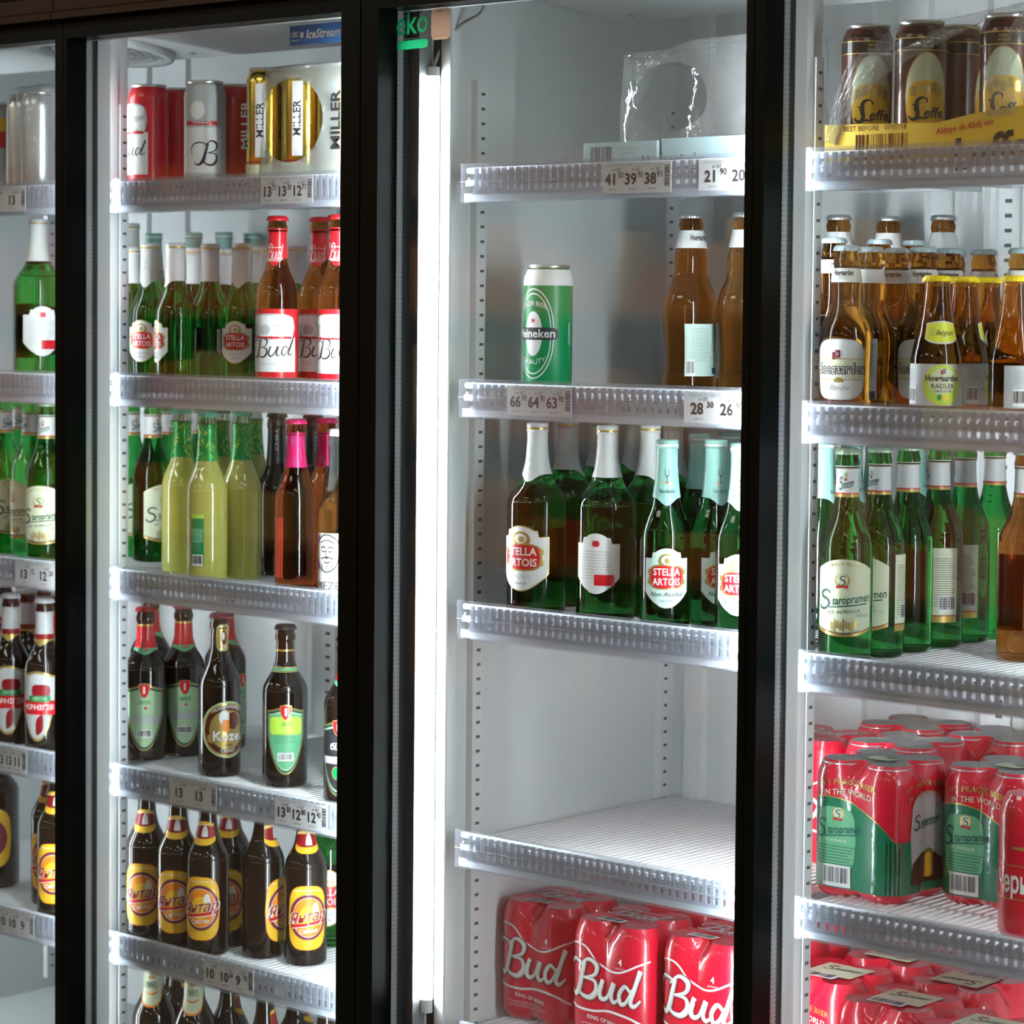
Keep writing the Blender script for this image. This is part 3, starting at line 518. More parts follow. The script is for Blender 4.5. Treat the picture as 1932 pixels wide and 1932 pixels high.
# --- white-cap brown bottle with red band label (far left cooler), black-foil bottle, large brown bottle, bottle with pointed pale neck label
pr = longneck(.0310, .240, .128, .172, .0130); sf = surf_lathe(pr); L = M(); T = M()
patch(L, sf, 0, .074, .060, .110, 'gold', 'shield', .0004, 30); patch(L, sf, 0, .074, .055, .102, 'lgrey', 'shield', .0006, 30); patch(L, sf, .006, .098, .030, .020, 'dred', 'squircle', .0008); patch(L, sf, 0, .072, .064, .022, 'red', e=.0010); patch(L, sf, .004, .086, .034, .010, 'green', 'rrect', .0012); patch(L, sf, .004, .045, .012, .028, 'dred', 'squircle', .0009, slant=.8)
write(T, sf, 'ЧЕРНІГІВ', 0, .072, .011, 'paper', .015, .1, e=.0013, maxw=.052); write(T, sf, 'СВІТЛЕ', .004, .086, .006, 'cream', .005, e=.0015)
nf = neck_sleeve(pr, .180, .220, 'lgrey', .008, .0005); ne = neck_sleeve(pr, .176, .185, 'dred', .008, .0007); q = neck_sleeve(pr, .1745, .177, 'gold', .008, .0008); ne.add(q.v, q.f, 'gold', True)
reg('redband', .0310, .240, [('glass_body', body(pr, 'g_dark'), []), ('crown_cap', crown(.0132, .240, 'lgrey'), []), ('neck_label', nf, [('label_edging', ne)]), ('shield_label', L, [('lettering', T)])], 'bottle', 'beer_bottle')
pr = longneck(.0300, .245, .128, .172, .0128); sf = surf_lathe(pr); T = M()
for q in (-.06, 0, .06): write(T, sf, 'CHILL', q, .205, .013, 'lgrey', .01, e=.0011, rot=1)
reg('chill', .0300, .245, [('glass_body', body(pr, 'g_dark'), []), ('crown_cap', crown(.0130, .245, 'blackfoil'), []), ('neck_foil', neck_sleeve(pr, .170, .236, 'blackfoil', 0), [('lettering', T)])], 'bottle', 'drink_bottle')
pr = longneck(.0420, .260, .155, .200, .0150); sf = surf_lathe(pr); L = M(); patch(L, sf, 0, .085, .09, .10, 'yellow', 'squircle', .0004, 30); patch(L, sf, 0, .085, .075, .07, 'maroon', 'ellipse', .0006, 30)
reg('bigbrown', .0420, .260, [('glass_body', body(pr, 'g_dark'), []), ('crown_cap', crown(.0150, .260, 'gold'), []), ('front_label', L, [])], 'bottle', 'beer_bottle')
pr = longneck(.0320, .262, .135, .185, .0135); sf = surf_lathe(pr); L = M(); T = M()
patch(L, sf, 0, .190, .088, .062, 'orange', 'shield', .0004, 24); patch(L, sf, 0, .191, .084, .058, 'cream', 'shield', .0007, 24); write(T, sf, 'ПИВО', 0, .190, .013, 'inkgreen', .012, e=.0011); write(T, sf, 'живе', 0, .203, .008, 'orange', .01, .2, e=.0011); lines(T, sf, 0, .180, .03, 2, .003, 'grey')
reg('paleneck', .0320, .262, [('glass_body', body(pr, 'g_dark'), []), ('crown_cap', crown(.0135, .262, 'gold'), []), ('neck_label', L, [('lettering', T)])], 'bottle', 'beer_bottle')
# ------------------------------------------------------------------ shrink-wrapped packs of four cans
def pack_ring(off, k, n=96, g=.0330, r=.0330):
    """outline of 2x2 cans: k=0 taut film (rounded square), k=1 follows the cans"""
    out = []
    for i in range(n):
        q = 2*math.pi*i/n; c, s_ = math.cos(q), math.sin(q)
        rc = r-off; best = 0
        for cx_ in (-g, g):
            for cy_ in (-g, g):
                b = cx_*c+cy_*s_; disc = b*b-(cx_*cx_+cy_*cy_-rc*rc)
                if disc > 0: best = max(best, b+math.sqrt(disc))
        # rounded square radius
        a = max(abs(c), abs(s_)); sq = (g+rc)/a; px, py = c*sq, s_*sq
        if abs(px) > g and abs(py) > g:
            b = g*abs(c)+g*abs(s_); sq = b+math.sqrt(max(0, b*b-(2*g*g-rc*rc)))
        best = max(best, sq*.62)
        t = sq+(best-sq)*k; out.append((t*c, t*s_))
    return out
def make_pack(kd, base, topm, h, deco):
    rings = [(.0, .75, .010), (.004, .55, .004), (.012, .30, .0), (.040, .22, 0), (.085, .20, 0), (h-.045, .25, 0), (h-.022, .45, .0), (h-.010, .75, .003), (h-.003, .95, .0065), (h, 1, .008)]
    n = 96; RR = [(z, pack_ring(off, kk*(1 if kk > .5 else .6), n)) for z, kk, off in rings]
    b = M(); vs = [(x, y, z) for z, R in RR for x, y in R]
    fs = [(i*n+k, i*n+(k+1) % n, (i+1)*n+(k+1) % n, (i+1)*n+k) for i in range(len(RR)-1) for k in range(n)]+[tuple(range(n))[::-1]]
    b.add(vs, fs, base, True)
    if topm == 'filmtop':
        for cx_ in (-.033, .033):
            for cy_ in (-.033, .033): b.lathe([(.0275, h-.006), (.0275, h-.0030), (.0262, h-.0034), (.0255, h-.0062)], 'silver', 24, cx_, cy_)
    t = M(); R = RR[-1][1]; vs = [(x, y, h) for x, y in R]+[(x*.93, y*.93, h-.0006) for x, y in R]+[(x*.3, y*.3, h-.002) for x, y in R]
    t.add(vs, [(j*n+k, j*n+(k+1) % n, (j+1)*n+(k+1) % n, (j+1)*n+k) for j in (0, 1) for k in range(n)]+[tuple(range(2*n, 3*n))], topm, True)
    def face(side):
        """side 0 = front (-y), 1 = right (+x), 2 back, 3 left; u runs left to right"""
        def f(u, v, e=0):
            for i in range(len(RR)-1):
                if RR[i][0] <= v <= RR[i+1][0] or i == len(RR)-2:
                    t_ = min(1, max(0, (v-RR[i][0])/(RR[i+1][0]-RR[i][0]))); break
            q = -math.pi/2+side*math.pi/2
            # march by u along the face plane: find ring point with tangential coordinate u (bounded), by angle
            ang = math.atan2(u, .066) if abs(u) < .060 else math.copysign(math.atan2(.060, .066)+(abs(u)-.060)/.085, u)
            idx = ((q+ang) % (2*math.pi))/(2*math.pi)*n; k0 = int(idx) % n; k1 = (k0+1) % n; fr = idx-int(idx)
            P = []
            for j in (i, i+1):
                a, c = RR[j][1][k0], RR[j][1][k1]; P.append((a[0]+(c[0]-a[0])*fr, a[1]+(c[1]-a[1])*fr))
            x = P[0][0]+(P[1][0]-P[0][0])*t_; y = P[0][1]+(P[1][1]-P[0][1])*t_; L_ = math.hypot(x, y)
            return (x*(1+e/L_), y*(1+e/L_), v)
        return f
    topf = surf_flat((0, 0, h-.0004), (1, 0, 0), (0, 1, 0), (0, 0, 1))
    L, T = deco(face, topf, h)
    reg(kd, .066, h, [('film_wrap', b, []), ('film_top', t, []), ('wrap_print', L, [('lettering', T)])], 'multipack', 'beer_can_pack')
def d_budpack(face, tf, h):
    L = M(); T = M()
    for s in (0,):
        f = face(s)
        brush(L, f, [([(-.35, .85), (-.25, 1.25), (.1, 1.45), (.75, 1.45), (1.25, 1.0), (1.9, .85), (2.6, 1.1), (3.1, 1.25)], .055), ([(-.4, -.15), (.2, -.32), (1.0, -.38), (1.7, -.30), (2.4, -.38), (3.0, -.62)], .07)], -.066, .062, .046, 'paper', 0, .0006)
        brush(T, f, BUD, -.0565, .0635, .0435, 'dred', .07, .0008, slant=-.03); brush(T, f, BUD, -.0570, .0640, .0435, 'lgrey', .015, .0012, slant=-.03); brush(T, f, BUD, -.0574, .0646, .0435, 'paper', -.035, .0016, slant=-.03)
        write(T, f, '4', .028, .115, .013, 'paper', .01, e=.0008); write(T, f, 'ДІЗНАЙСЯ', .028, .107, .003, 'paper', .004, e=.0008)
        write(T, f, 'KING OF BEERS', .0, .034, .0075, 'paper', .015, e=.0008, maxw=.085, slant=-.10)
        lines(T, f, .0, .027, .07, 3, .003, 'paper', .0006)
    brush(T, tf, BUD, -.045, -.002, .030, 'lgrey', 0, .0008); brush(L, tf, [([(-.4, -.3), (1.2, -.2), (2.9, -.35)], .05), ([(-.4, 1.3), (1.2, 1.1), (2.9, 1.3)], .05), ([(2.9, -.35), (2.7, .4), (2.9, 1.3)], .05)], -.045, -.002, .028, 'lgrey', 0, .0006)
    barcode(T, tf, -.012, -.034, .036, .014)
    return L, T
make_pack('budpack', 'redfilm', 'redfilm', .160, d_budpack)
def d_staropack(face, tf, h, toplabel):
    L = M(); T = M()
    if not toplabel:
        for s in range(4):
            f = face(s); vs = []; N = 60
            for i in range(N+1):
                u = -.066-.010+(.152)*i/N; top = .122-(u+.03)**2*5.0 if s == 0 else .076 if s < 3 else .115
                for z in [.012+(top-.012)*j/8 for j in range(9)]: vs.append(f(u, z, .0005))
            L.add(vs, [(i*9+j, (i+1)*9+j, (i+1)*9+j+1, i*9+j+1) for i in range(N) for j in range(8)], 'greenfilm', True)
            if s == 0:
                brush(L, f, [([(-.070+.0068*i, .1228-(-.040+.0068*i)**2*5.0) for i in range(21)], .0014)], 0, 0, 1, 'gold', 0, .0009)
        f = face(0); patch(L, f, -.022, .072, .060, .078, 'mint', 'squircle', .0009, 20, 4)
        crest_s(T, f, -.018, .103, .0115, .0013); staro_words(T, f, -.018, .082, .0178, 'inkgreen', .0013); write(T, f, 'EST. IN PRAGUE', -.022, .070, .0045, 'cream', .004, e=.0013)
        lines(T, f, -.022, .063, .06, 7, .0036, 'inkgreen', .0009, .0013); barcode(T, f, -.020, .027, .034, .022, .0014)
        g = face(1); patch(L, g, 0, .080, .070, .105, 'lgrey', 'squircle', .0010, 20, 4); patch(L, g, 0, .050, .066, .055, 'leffe', 'hill', .0012, 20, 3); patch(L, g, .004, .046, .018, .036, 'gold', 'arch', .0014, 8, 2); patch(L, g, .004, .044, .010, .03, 'yellow', 'arch', .0016, 8, 2)
        staro_words(T, g, -.002, .096, .014, 'inkgreen', .0014)
    for s in (0, 1):
        f = face(s); write(T, f, 'N°1 PRAGUE BEER', -.004, .142 if not toplabel else .128, .0098, 'gold', .012, e=.0012, maxw=.092, arc=3); write(T, f, 'IN THE WORLD', -.004, .130 if not toplabel else .115, .0098, 'gold' if s else 'cream', .012, e=.0012, maxw=.080, arc=3)
    if toplabel:
        for s in (0, 1):
            f = face(s); patch(L, f, 0, .050, .128, .085, 'gold', 'hill', .0004, 30, 3); patch(L, f, 0, .048, .128, .085, 'greenfilm', 'hill', .0007, 30, 3)
        patch(L, tf, .004, .004, .070, .058, 'cream', e=.0006, nu=4); staro_words(T, tf, .006, .010, .0145, 'inkgreen', .0009); patch(T, tf, -.012, .022, .012, .004, 'red', e=.0009, nu=2); barcode(T, tf, -.002, -.030, .044, .018, .0010)
    else:
        patch(L, tf, .004, -.006, .040, .026, 'cream', 'squircle', .0004, 10); patch(T, tf, .012, 0, .016, .007, 'inkgreen', 'ellipse', .0008, 8)
    return L, T
make_pack('staropack', 'redfilm', 'filmtop', .166, lambda a, b, c: d_staropack(a, b, c, False))
make_pack('redpack', 'redfilm', 'filmtop', .166, lambda a, b, c: (M().box((0, 0, .01), (.001, .001, .011), 'redfilm'), M().box((0, 0, .01), (.001, .001, .011), 'redfilm')))
make_pack('starotop', 'redfilm', 'redfilm', .162, lambda a, b, c: d_staropack(a, b, c, True))
def d_chern(face, tf, h):
    L = M(); T = M()
    for s in (0, 1, 3):
        f = face(s); patch(L, f, 0, .088, .130, .0012, 'gold', e=.0006, nu=20); patch(L, f, 0, .050, .130, .0012, 'gold', e=.0006, nu=20); write(T, f, 'Чернігівське', 0, .068, .026, 'paper', .02, e=.001, maxw=.118, sy=1.3); patch(L, f, -.02, .108, .03, .004, 'gold', 'ellipse', .0008, 8)
    return L, T
make_pack('chernpack', 'redfilm', 'redfilm', .166, d_chern)
# ------------------------------------------------------------------ placing products
placed = []   # (x, y, r, z)
MUL = {'left': ('far_left', -.735), 'right': ('middle', .525)}
def place(kind, px, Y, base, phi, label, group):
    """px: image column of the thing's axis; Y: depth; base: (cooler, shelf) or a height"""
    k = K[kind]; r, h = k['r'], k['h']; sh = base if isinstance(base, tuple) else None
    nm = sh[0] if sh else ('far_left' if px < 104 else 'left' if px < 645 else 'middle' if px < 1412 else 'right')
    def X_at(Y, b):
        p = at_y(px, 900, Y); zz = b+h*.55
        for _ in range(3): q = proj((p.x, Y, zz)); p = at_y(px, q[1], Y)
        return p.x
    lo = WALLX[nm][0]+r+.001
    for _ in range(110):
        b = FLOOR[sh]+.0005 if sh else base
        X = max(lo, X_at(Y, b))
        if nm in MUL and sh and X < MUL[nm][1]: b = FLOOR[(MUL[nm][0], sh[1])]+.0005
        hit = [q for q in placed if abs(q[3]-b) < .05 and math.hypot(q[0]-X, q[1]-Y) < (r+q[2])+.001]
        if nm in MUL:
            mx = COOL[nm]['x0']-.017; dx, dy = max(0, abs(X-mx)-.018), max(0, Y-.056)
            if math.hypot(dx, dy) < r: hit = hit or [1]
        if not hit: break
        Y += .004
    if Y > .474-r: print('deep', kind, px, round(Y, 3), label)
    placed.append((X, Y, r, b)); put(kind, X, Y, b, math.atan2(CAM.x-X, Y-CAM.y)+math.radians(phi), label, group)
def put(kind, X, Y, b, rz, label, group):
    k = K[kind]; t = thing(k['name'], label, k['cat'], (X, Y, b), rz, group)
    for n, me, subs in k['parts']:
        o = link(n, me, t)
        for sn, sme in subs: link(sn, sme, o)
    return t
# ------------------------------------------------------------------ coolers
COOL = {  # name: left inner wall, right inner wall, door left, door right, stile face widths, grey strip x-range, lip heights
 'far_left': dict(x0=-1.400, x1=-.762, dl=-1.46, dr=-.7010, sl=.030, sr=.0175, strip=(-1.38, -1.36), lips=(1.741, 1.453, 1.166, .872, .617), led=((-1.385, -.018, .010, 'led'), (-.774, -.034, .005, 'ledmid'))),
 'left': dict(x0=-.724, x1=-.140, dl=-.6995, dr=-.0945, sl=.0078, sr=.0345, strip=(-.7089, -.6907), lips=(1.741, 1.455, 1.166, .872, .617), led=((-.709, -.018, .004, 'ledsoft'), (-.158, -.030, .014, 'led'))),
 'middle': dict(x0=0.0, x1=.500, dl=-.0918, dr=.5400, sl=.0305, sr=.0105, strip=(-.0720, -.0415), lips=(1.742, 1.4615, 1.170, .866, .612), led=((-.036, -.012, .008, 'led'), (.4905, -.022, .009, 'led'))),
 'right': dict(x0=.538, x1=1.130, dl=.5415, dr=1.19, sl=.0150, sr=.03, strip=(.5410, .5580), lips=(1.745, 1.449, 1.155, .861, .571), led=((.541, -.018, .004, 'ledsoft'), (1.10, -.020, .016, 'led'))),
}
YB = .485; ZT = 1.985; ZB = .32
UNIT = {'far_left': ('left', -1.40, -.14), 'middle': ('right', 0.0, 1.13)}
WALLX = {'far_left': (-1.414, -.14), 'left': (-1.414, -.14), 'middle': (-.014, 1.13), 'right': (-.014, 1.13)}
UT = {}
for nm, c in COOL.items():
    own = nm in UNIT
    if own:
        ut = thing('display_cooler', {'far_left': 'double glass door cooler with blue sticker on its right door', 'middle': 'double glass door cooler with exposed bright light tube and green sticker'}[nm], 'cooler', (c['x0'], 0, 0), 0, 'upright glass door drinks coolers')
        UT[nm] = UT[UNIT[nm][0]] = ut; UT[nm+'x'] = UT[UNIT[nm][0]+'x'] = c['x0']
    t = link('build', None); ox = c['x0']; X0, X1 = 0, c['x1']-ox
    def bx(name, a, b, m, par=t, **kw): q = M(); q.box(a, b, m); return link(name, q.mesh(name), par, **kw)
    def standard(xx, ya, sg, z1=1.854, par=t, wallx=None):
        q = M(); q.box((xx-.011*sg, ya, ZB+.02), (xx, ya+.004, z1), 'white') if wallx is None else None
        q.box((xx-.011*sg, ya+.004, ZB+.02), (xx-.0005*sg, ya+.020, z1), 'white'); so = link('shelf_standard', q.mesh('shelf_standard'), par)
        q = M(); z = ZB+.04
        while z < z1-.012: q.box((min(xx-.0008*sg, xx+.0004*sg), ya+.0085, z), (max(xx-.0008*sg, xx+.0004*sg), ya+.0150, z+.0036), 'hole'); z += .0194
        link('slot_row', q.mesh('slot_row'), so, kind='stuff')
    if own:
        W_ = UNIT[nm][2]-c['x0']
        bx('side_wall', (-.030, .0, ZB), (-.014, YB, ZT), 'liner'); bx('side_wall', (W_, .0, ZB), (W_+.014, YB, ZT), 'liner')
        bx('rear_wall', (-.030, YB, ZB), (W_+.014, YB+.02, ZT), 'liner')
        ribs = [(.008, .049), (.083, .140), (.175, .232), (.268, .325), (.359, .414), (.452, .505), (.575, .63), (.668, .725), (.76, .815), (.853, .91), (.945, 1.0)] if nm == 'middle' else [(.05, .10), (.166, .230), (.267, .33), (.70, .76), (.83, .89), (.95, 1.01), (1.08, 1.14)]
        for a, b in ribs:
            q = M(); q.prism([(a, YB), (a+.004, YB-.008), (b-.004, YB-.008), (b, YB)], ZB+.001, ZT-.001, 'white'); link('air_duct', q.mesh('air_duct'), t)
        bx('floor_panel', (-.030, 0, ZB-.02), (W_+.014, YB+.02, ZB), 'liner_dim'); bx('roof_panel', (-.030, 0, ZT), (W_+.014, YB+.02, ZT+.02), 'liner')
        q = M(); q.prism([(.0, 1.971), (.27, 1.9455), (.27, 1.9535), (.0, 1.979)], .05, W_-.05, 'white', 'x'); tr = link('evaporator_tray', q.mesh('evaporator_tray'), t)
        for u, y_ in ((.10, .06), (.10, .23), (.36, .23), (.62, .23), (.9, .23)):
            q = M(); q.lathe([(.006, 0), (.006, .0015), (.003, .0028)], 'steel', 12); o = link('screw', q.mesh('screw'), tr, (u, y_, 1.971-y_*.0945), 0); o.rotation_euler = (math.pi, 0, 0)
        for fx in ((.50,) if nm == 'far_left' else (.80,)):
            fg = M()
            for rr in (.022, .036, .050, .064, .078, .092): fg.tube([(rr*math.cos(a*math.pi/12), rr*math.sin(a*math.pi/12), 0) for a in range(25)], .0016, 'white', 5)
            fg.lathe([(.098, .006), (.098, -.004), (.112, -.004), (.114, .006)], 'white', 36, close=False); fo = link('fan_grille', fg.mesh('fan_grille'), tr, (fx, .150, 1.950)); fo.rotation_euler = (-.0945, 0, 0)
        standard(-.003, .0380, 1); standard(-.003, .4425, 1); standard(W_+.003-.006, .0380, -1)
        mxc = COOL[UNIT[nm][0]]['x0']-c['x0']
        q = M(); q.box((mxc-.016, YB-.006, ZB+.02), (mxc+.016, YB, 1.854), 'white'); so = link('shelf_standard', q.mesh('shelf_standard'), t)
        q = M(); z = ZB+.04
        while z < 1.84: q.box((mxc-.006, YB-.0066, z), (mxc+.004, YB-.0058, z+.0048), 'hole'); z += .0194
        link('slot_row', q.mesh('slot_row'), so, kind='stuff')
    else:
        bx('mullion', (-.036, .0, ZB), (-.0015, .034, ZT), 'white'); bx('mullion', (-.034, .034, ZB), (-.003, .054, ZT), 'white')
        standard(.0, .0345, 1, 1.854, t, 1)
    # grey front strip with rivets
    sa, sb_ = c['strip'][0]-ox, c['strip'][1]-ox
    q = M(); q.box((sa, -.034, ZB), (sb_, -.030, ZT), 'greystrip' if nm != 'middle' else 'blackseal'); q.box((sb_-.0015, -.0335, ZB), (sb_+.0006, -.010, ZT), 'white' if nm != 'middle' else 'greystrip'); st = link('front_strip', q.mesh('front_strip'), t)
    if nm != 'middle':
        for z in (1.669, 1.392, 1.115, .840, .565):
            q = M(); q.lathe([(.0042, 0), (.0040, .0012), (.0022, .0018), (.0014, .0010)], 'steel', 14); o = link('rivet', q.mesh('rivet'), st, ((sa+sb_)/2-.001, -.034, z)); o.rotation_euler = (math.pi/2, 0, 0)
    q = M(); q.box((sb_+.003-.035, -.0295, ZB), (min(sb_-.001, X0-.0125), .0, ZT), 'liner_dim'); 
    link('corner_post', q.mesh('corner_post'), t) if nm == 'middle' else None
    # light tubes
    for i, (lx, ly, hw, lm) in enumerate(c['led']):
        lx -= ox; z0, z1 = .634, 1.857
        q = M()
        if nm == 'middle' and i == 0:
            q.prism([(lx+.0085*math.cos(a*math.pi/6), -.012+.0075*math.sin(a*math.pi/6)) for a in range(12)], z0, z1, 'led'); mo = M(); mo.box((lx-.0115, -.003, ZB), (lx+.0215, .0, ZT), 'ledmount')
            tb = link('light_tube', q.mesh('light_tube'), t); link('tube_mount', mo.mesh('tube_mount'), tb)
            
            for za, zb_ in ((z0-.018, z0), (z1, z1+.012)): e = M(); e.prism([(lx+.0088*math.cos(a*math.pi/6), -.012+.0078*math.sin(a*math.pi/6)) for a in range(12)], za, zb_, 'ledmount'); link('end_cap', e.mesh('end_cap'), tb)
            s2 = M(); s2.lathe([(.005, 0), (.005, .001), (.002, .002)], 'steel', 12); o = link('mount_screw', s2.mesh('mount_screw'), tb, (lx+.006, -.003, z0-.050)); o.rotation_euler = (math.pi/2, 0, 0)
            ca = M(); ca.tube(spline([(lx, -.012, 1.868), (lx+.006, .000, 1.90), (lx+.030, .01, 1.925), (lx+.055, .02, 1.94), (lx+.066, .02, 1.97), (lx+.067, .02, 1.985)], 5), .0022, 'grey', 6); link('power_cable', ca.mesh('power_cable'), tb)
        else:
            q.box((lx-hw, ly-.002, z0-.2), (lx+hw, ly+.002, z1+.03), lm); link('light_tube', q.mesh('light_tube'), t)
    # cabinet shell, base and header band
    xl, xr = c['dl']-ox, c['dr']-ox
    if own:
        sh = M(); sh.box((-.055, -.005, 0), (-.0305, YB+.04, ZT+.03), 'black'); sh.box((W_+.0145, -.005, 0), (W_+.03, YB+.04, ZT+.03), 'black'); sh.box((-.03, YB+.021, 0), (W_+.014, YB+.04, ZT+.03), 'black'); sh.box((-.03, -.03, 0), (W_+.014, YB+.02, ZB-.021), 'black'); link('cabinet_shell', sh.mesh('cabinet_shell'), t)
    hd = M(); prf = [(-.005, ZT+.0025), (-.094, ZT+.0025), (-.104, 1.9725), (-.104, 1.9665), (-.112, 1.9655), (-.112, 1.975), (-.108, 1.9780), (-.108, 1.998), (-.112, 2.0005), (-.112, 2.012), (-.108, 2.015), (-.108, 2.12), (-.005, 2.12)]
    hd.prism(prf, xl, xr-.0008, 'brown', 'x'); link('header_band', hd.mesh('header_band'), t)
    # door: frame (sub-parts glass, spacer bar, stickers)
    zb, zt = .36, 1.9845; gl, gr, gb, gt = xl+c['sl'], xr-c['sr'], zb+.05, 1.9395
    d = M(); yf, yb_ = -.090, -.050; ch = .003
    def bar(poly): d.prism(poly, yf, yb_, 'black', 'y')
    bar([(xl, zb), (gl, gb), (gl, gt), (xl, zt)]); bar([(gr, gb), (xr, zb), (xr, zt), (gr, gt)]); bar([(xl, zt), (gl, gt), (gr, gt), (xr, zt)]); bar([(xl, zb), (xr, zb), (gr, gb), (gl, gb)])
    do = link('door', d.mesh('door'), t)
    q = M(); q.box((gl-.004, -.0585, gb-.004), (gr+.004, -.0545, gt+.004), 'pane'); link('glass_pane', q.mesh('glass_pane'), do)
    q = M(); w_ = .011
    for a, b in (((gl, gb), (gl+w_*.0+.0015, gt)), ): q.box((gl-.002, -.0540, gb), (gl+.0006, -.0430, gt), 'spacer')
    q.box((gl, -.0540, gt-.0005), (gr, -.0430, gt+.0025), 'spacer'); sp_ = link('spacer_bar', q.mesh('spacer_bar'), do)
    pf = M(); z = gb
    while z < gt:
        for yy in (-.0525, -.0448): pf.box((gl+.0006, yy, z), (gl+.0009, yy+.0009, z+.0022), 'hole')
        z += .0058
    link('spacer_perforation', pf.mesh('spacer_perforation'), do, kind='stuff')
    q = M(); q.box((gl-.004, -.0428, gb-.01), (gl+.0004, -.036, gt), 'blackseal'); q.box((gl, -.0428, gt), (gr, -.038, gt+.010), 'blackseal'); link('door_seal', q.mesh('door_seal'), do)
    if nm == 'middle':
        f = surf_flat((-ox, -.0592, 0), (1, 0, 0), (0, 0, 1), (0, -1, 0)); 
        def at(px, py): p = at_y(px, py, -.0592); return p.x, p.z
        a = at(747, 100); b = at(808, 20); ek = M(); cx_, cz_ = (a[0]+b[0])/2, (a[1]+b[1])/2; W_ = b[0]-a[0]
        write(ek, f, 'eko', cx_, at(777, 44)[1], .044, 'ekogreen', .012, .04, e=.0006, maxw=W_*.98, sy=1.0, slant=.04)
        patch(ek, f, cx_+.001, at(777, 84)[1], W_*.96, .0115, 'ekogreen', 'rrect', .0006, 12, slant=.02); write(ek, f, 'Green Line', cx_+.001, at(777, 23)[1], .0075, 'green', .0, e=.0006, maxw=W_*.7)
        lines(ek, f, cx_, at(777, 73)[1], W_*.6, 1, .002, 'mint', .001, .0006); link('green_sticker', ek.mesh('green_sticker'), do)
        c1 = at(832, 45); q = M(); patch(q, f, c1[0], c1[1], .0335, .040, 'peach', 'rrect', .0006, 10); lines(q, f, c1[0], c1[1]+.016, .016, 1, .003, 'leffe', .0008, .0009); lines(q, f, c1[0], c1[1]-.0155, .026, 1, .002, 'orange', .0007, .0009); link('peach_card', q.mesh('peach_card'), do)
    if nm == 'left':
        f = surf_flat((-ox, -.0592, 0), (1, 0, 0), (0, 0, 1), (0, -1, 0)); a = at_y(547, 64, -.0592); b = at_y(650, 58, -.0592); q = M(); cz = at_y(596, 64, -.0592)
        patch(q, f, (a.x+b.x)/2, cz.z, b.x-a.x, .0265, 'bluestick', e=.0004, nu=4); write(q, f, 'IceStream', cz.x+.014, cz.z, .0165, 'paper', .02, .25, e=.0008, maxw=.066)
        write(q, f, 'UBC', a.x+.0105, cz.z+.001, .0095, 'lgrey', .02, e=.0008, maxw=.014); patch(q, f, a.x+.024, cz.z, .0075, .0085, 'lgrey', 'ellipse', .0008, 10); patch(q, f, a.x+.0105, cz.z-.0065, .014, .001, 'lgrey', e=.0008, nu=2); link('blue_sticker', q.mesh('blue_sticker'), do)
    dx = c['x0']-UT[nm+'x']
    for o in [o for o in bpy.data.objects if o.parent == t]: o.parent = UT[nm]; o.location.x += dx
    bpy.data.objects.remove(t)
# ------------------------------------------------------------------ shelves with clear price rail
def rib_mesh():
    q = M(); n = 6; w_ = .0026; p_ = .00605; z0, z1 = -.036, -.006; rr = p_-w_
    poly = [(-w_, z1), (w_, z1)]+[(p_-rr*math.cos(math.pi/2*i/n), z0+rr-rr*math.sin(math.pi/2*i/n)) for i in range(n+1)]+[(p_, z0-.004), (-p_, z0-.004)]+[(-p_+rr*math.cos(math.pi/2*i/n), z0+rr-rr*math.sin(math.pi/2*i/n)) for i in range(n, -1, -1)]
    q.prism(poly, .0014, .0050, 'railrib', 'y'); return q.mesh('rib')
RIB = rib_mesh()
SW = {}
def shelf_meshes(w_):
    k = round(w_, 3)
    if k in SW: return SW[k]
    q = M(); n = int(w_/.0122)
    for i in range(n+1):
        x = .004+(w_-.008)*i/n; q.box((x-.0021, .012, -.0205), (x+.0021, .470, -.0165), 'wire')
    fr = M()
    for y in (.013, .130, .250, .365, .470): fr.box((.002, y-.0028, -.0262), (w_-.002, y+.0028, -.0206), 'wire')
    for x in (.003, w_-.003): fr.box((x-.003, .012, -.0285), (x+.003, .472, -.0206), 'wire')
    fr.tube([(.004, .0115, -.0085), (w_-.004, .0115, -.0085)], .0040, 'wire', 8); fr.box((.002, .0085, -.0285), (w_-.002, .0125, -.0206), 'white'); fr.box((.002, .0060, -.0495), (w_-.002, .0072, -.0385), 'white')
    rl = M(); rl.prism([(-.0005, 0), (.0008, .0004), (.0030, -.0005), (.0070, -.0030), (.0070, -.0042), (.0014, -.0025), (.0011, -.0480), (.0060, -.0500), (.0060, -.0512), (-.0003, -.0505)], .001, w_-.001, 'rail', 'x')
    gr = M(); gr.box((.001, -.0010, -.0240), (w_-.001, -.0004, -.0232), 'grey')
    bk = M()
    for i in range(5): bk.box((w_-.115+i*.011, .4635, -.0165), (w_-.1125+i*.011, .4660, .018), 'wire')
    bk.box((w_-.116, .4635, .016), (w_-.066, .4660, .019), 'wire')
    SW[k] = (q.mesh('wire_grid'), fr.mesh('shelf_frame'), rl.mesh('price_rail'), gr.mesh('rail_groove'), bk.mesh('end_stop')); return SW[k]
brk = M(); brk.prism([(.034, -.030), (.075, -.0295), (.075, -.034), (.060, -.038), (.036, -.045)], .001, .0105, 'steel', 'x'); BRK = brk.mesh('bracket')
SHN = {'far_left': 'far-left cooler', 'left': 'cooler with the blue sticker', 'middle': 'cooler with the exposed light tube', 'right': 'rightmost cooler'}
ORD = ('topmost', 'second from top', 'third from top', 'fourth from top', 'fifth from top')
FLOOR = {}
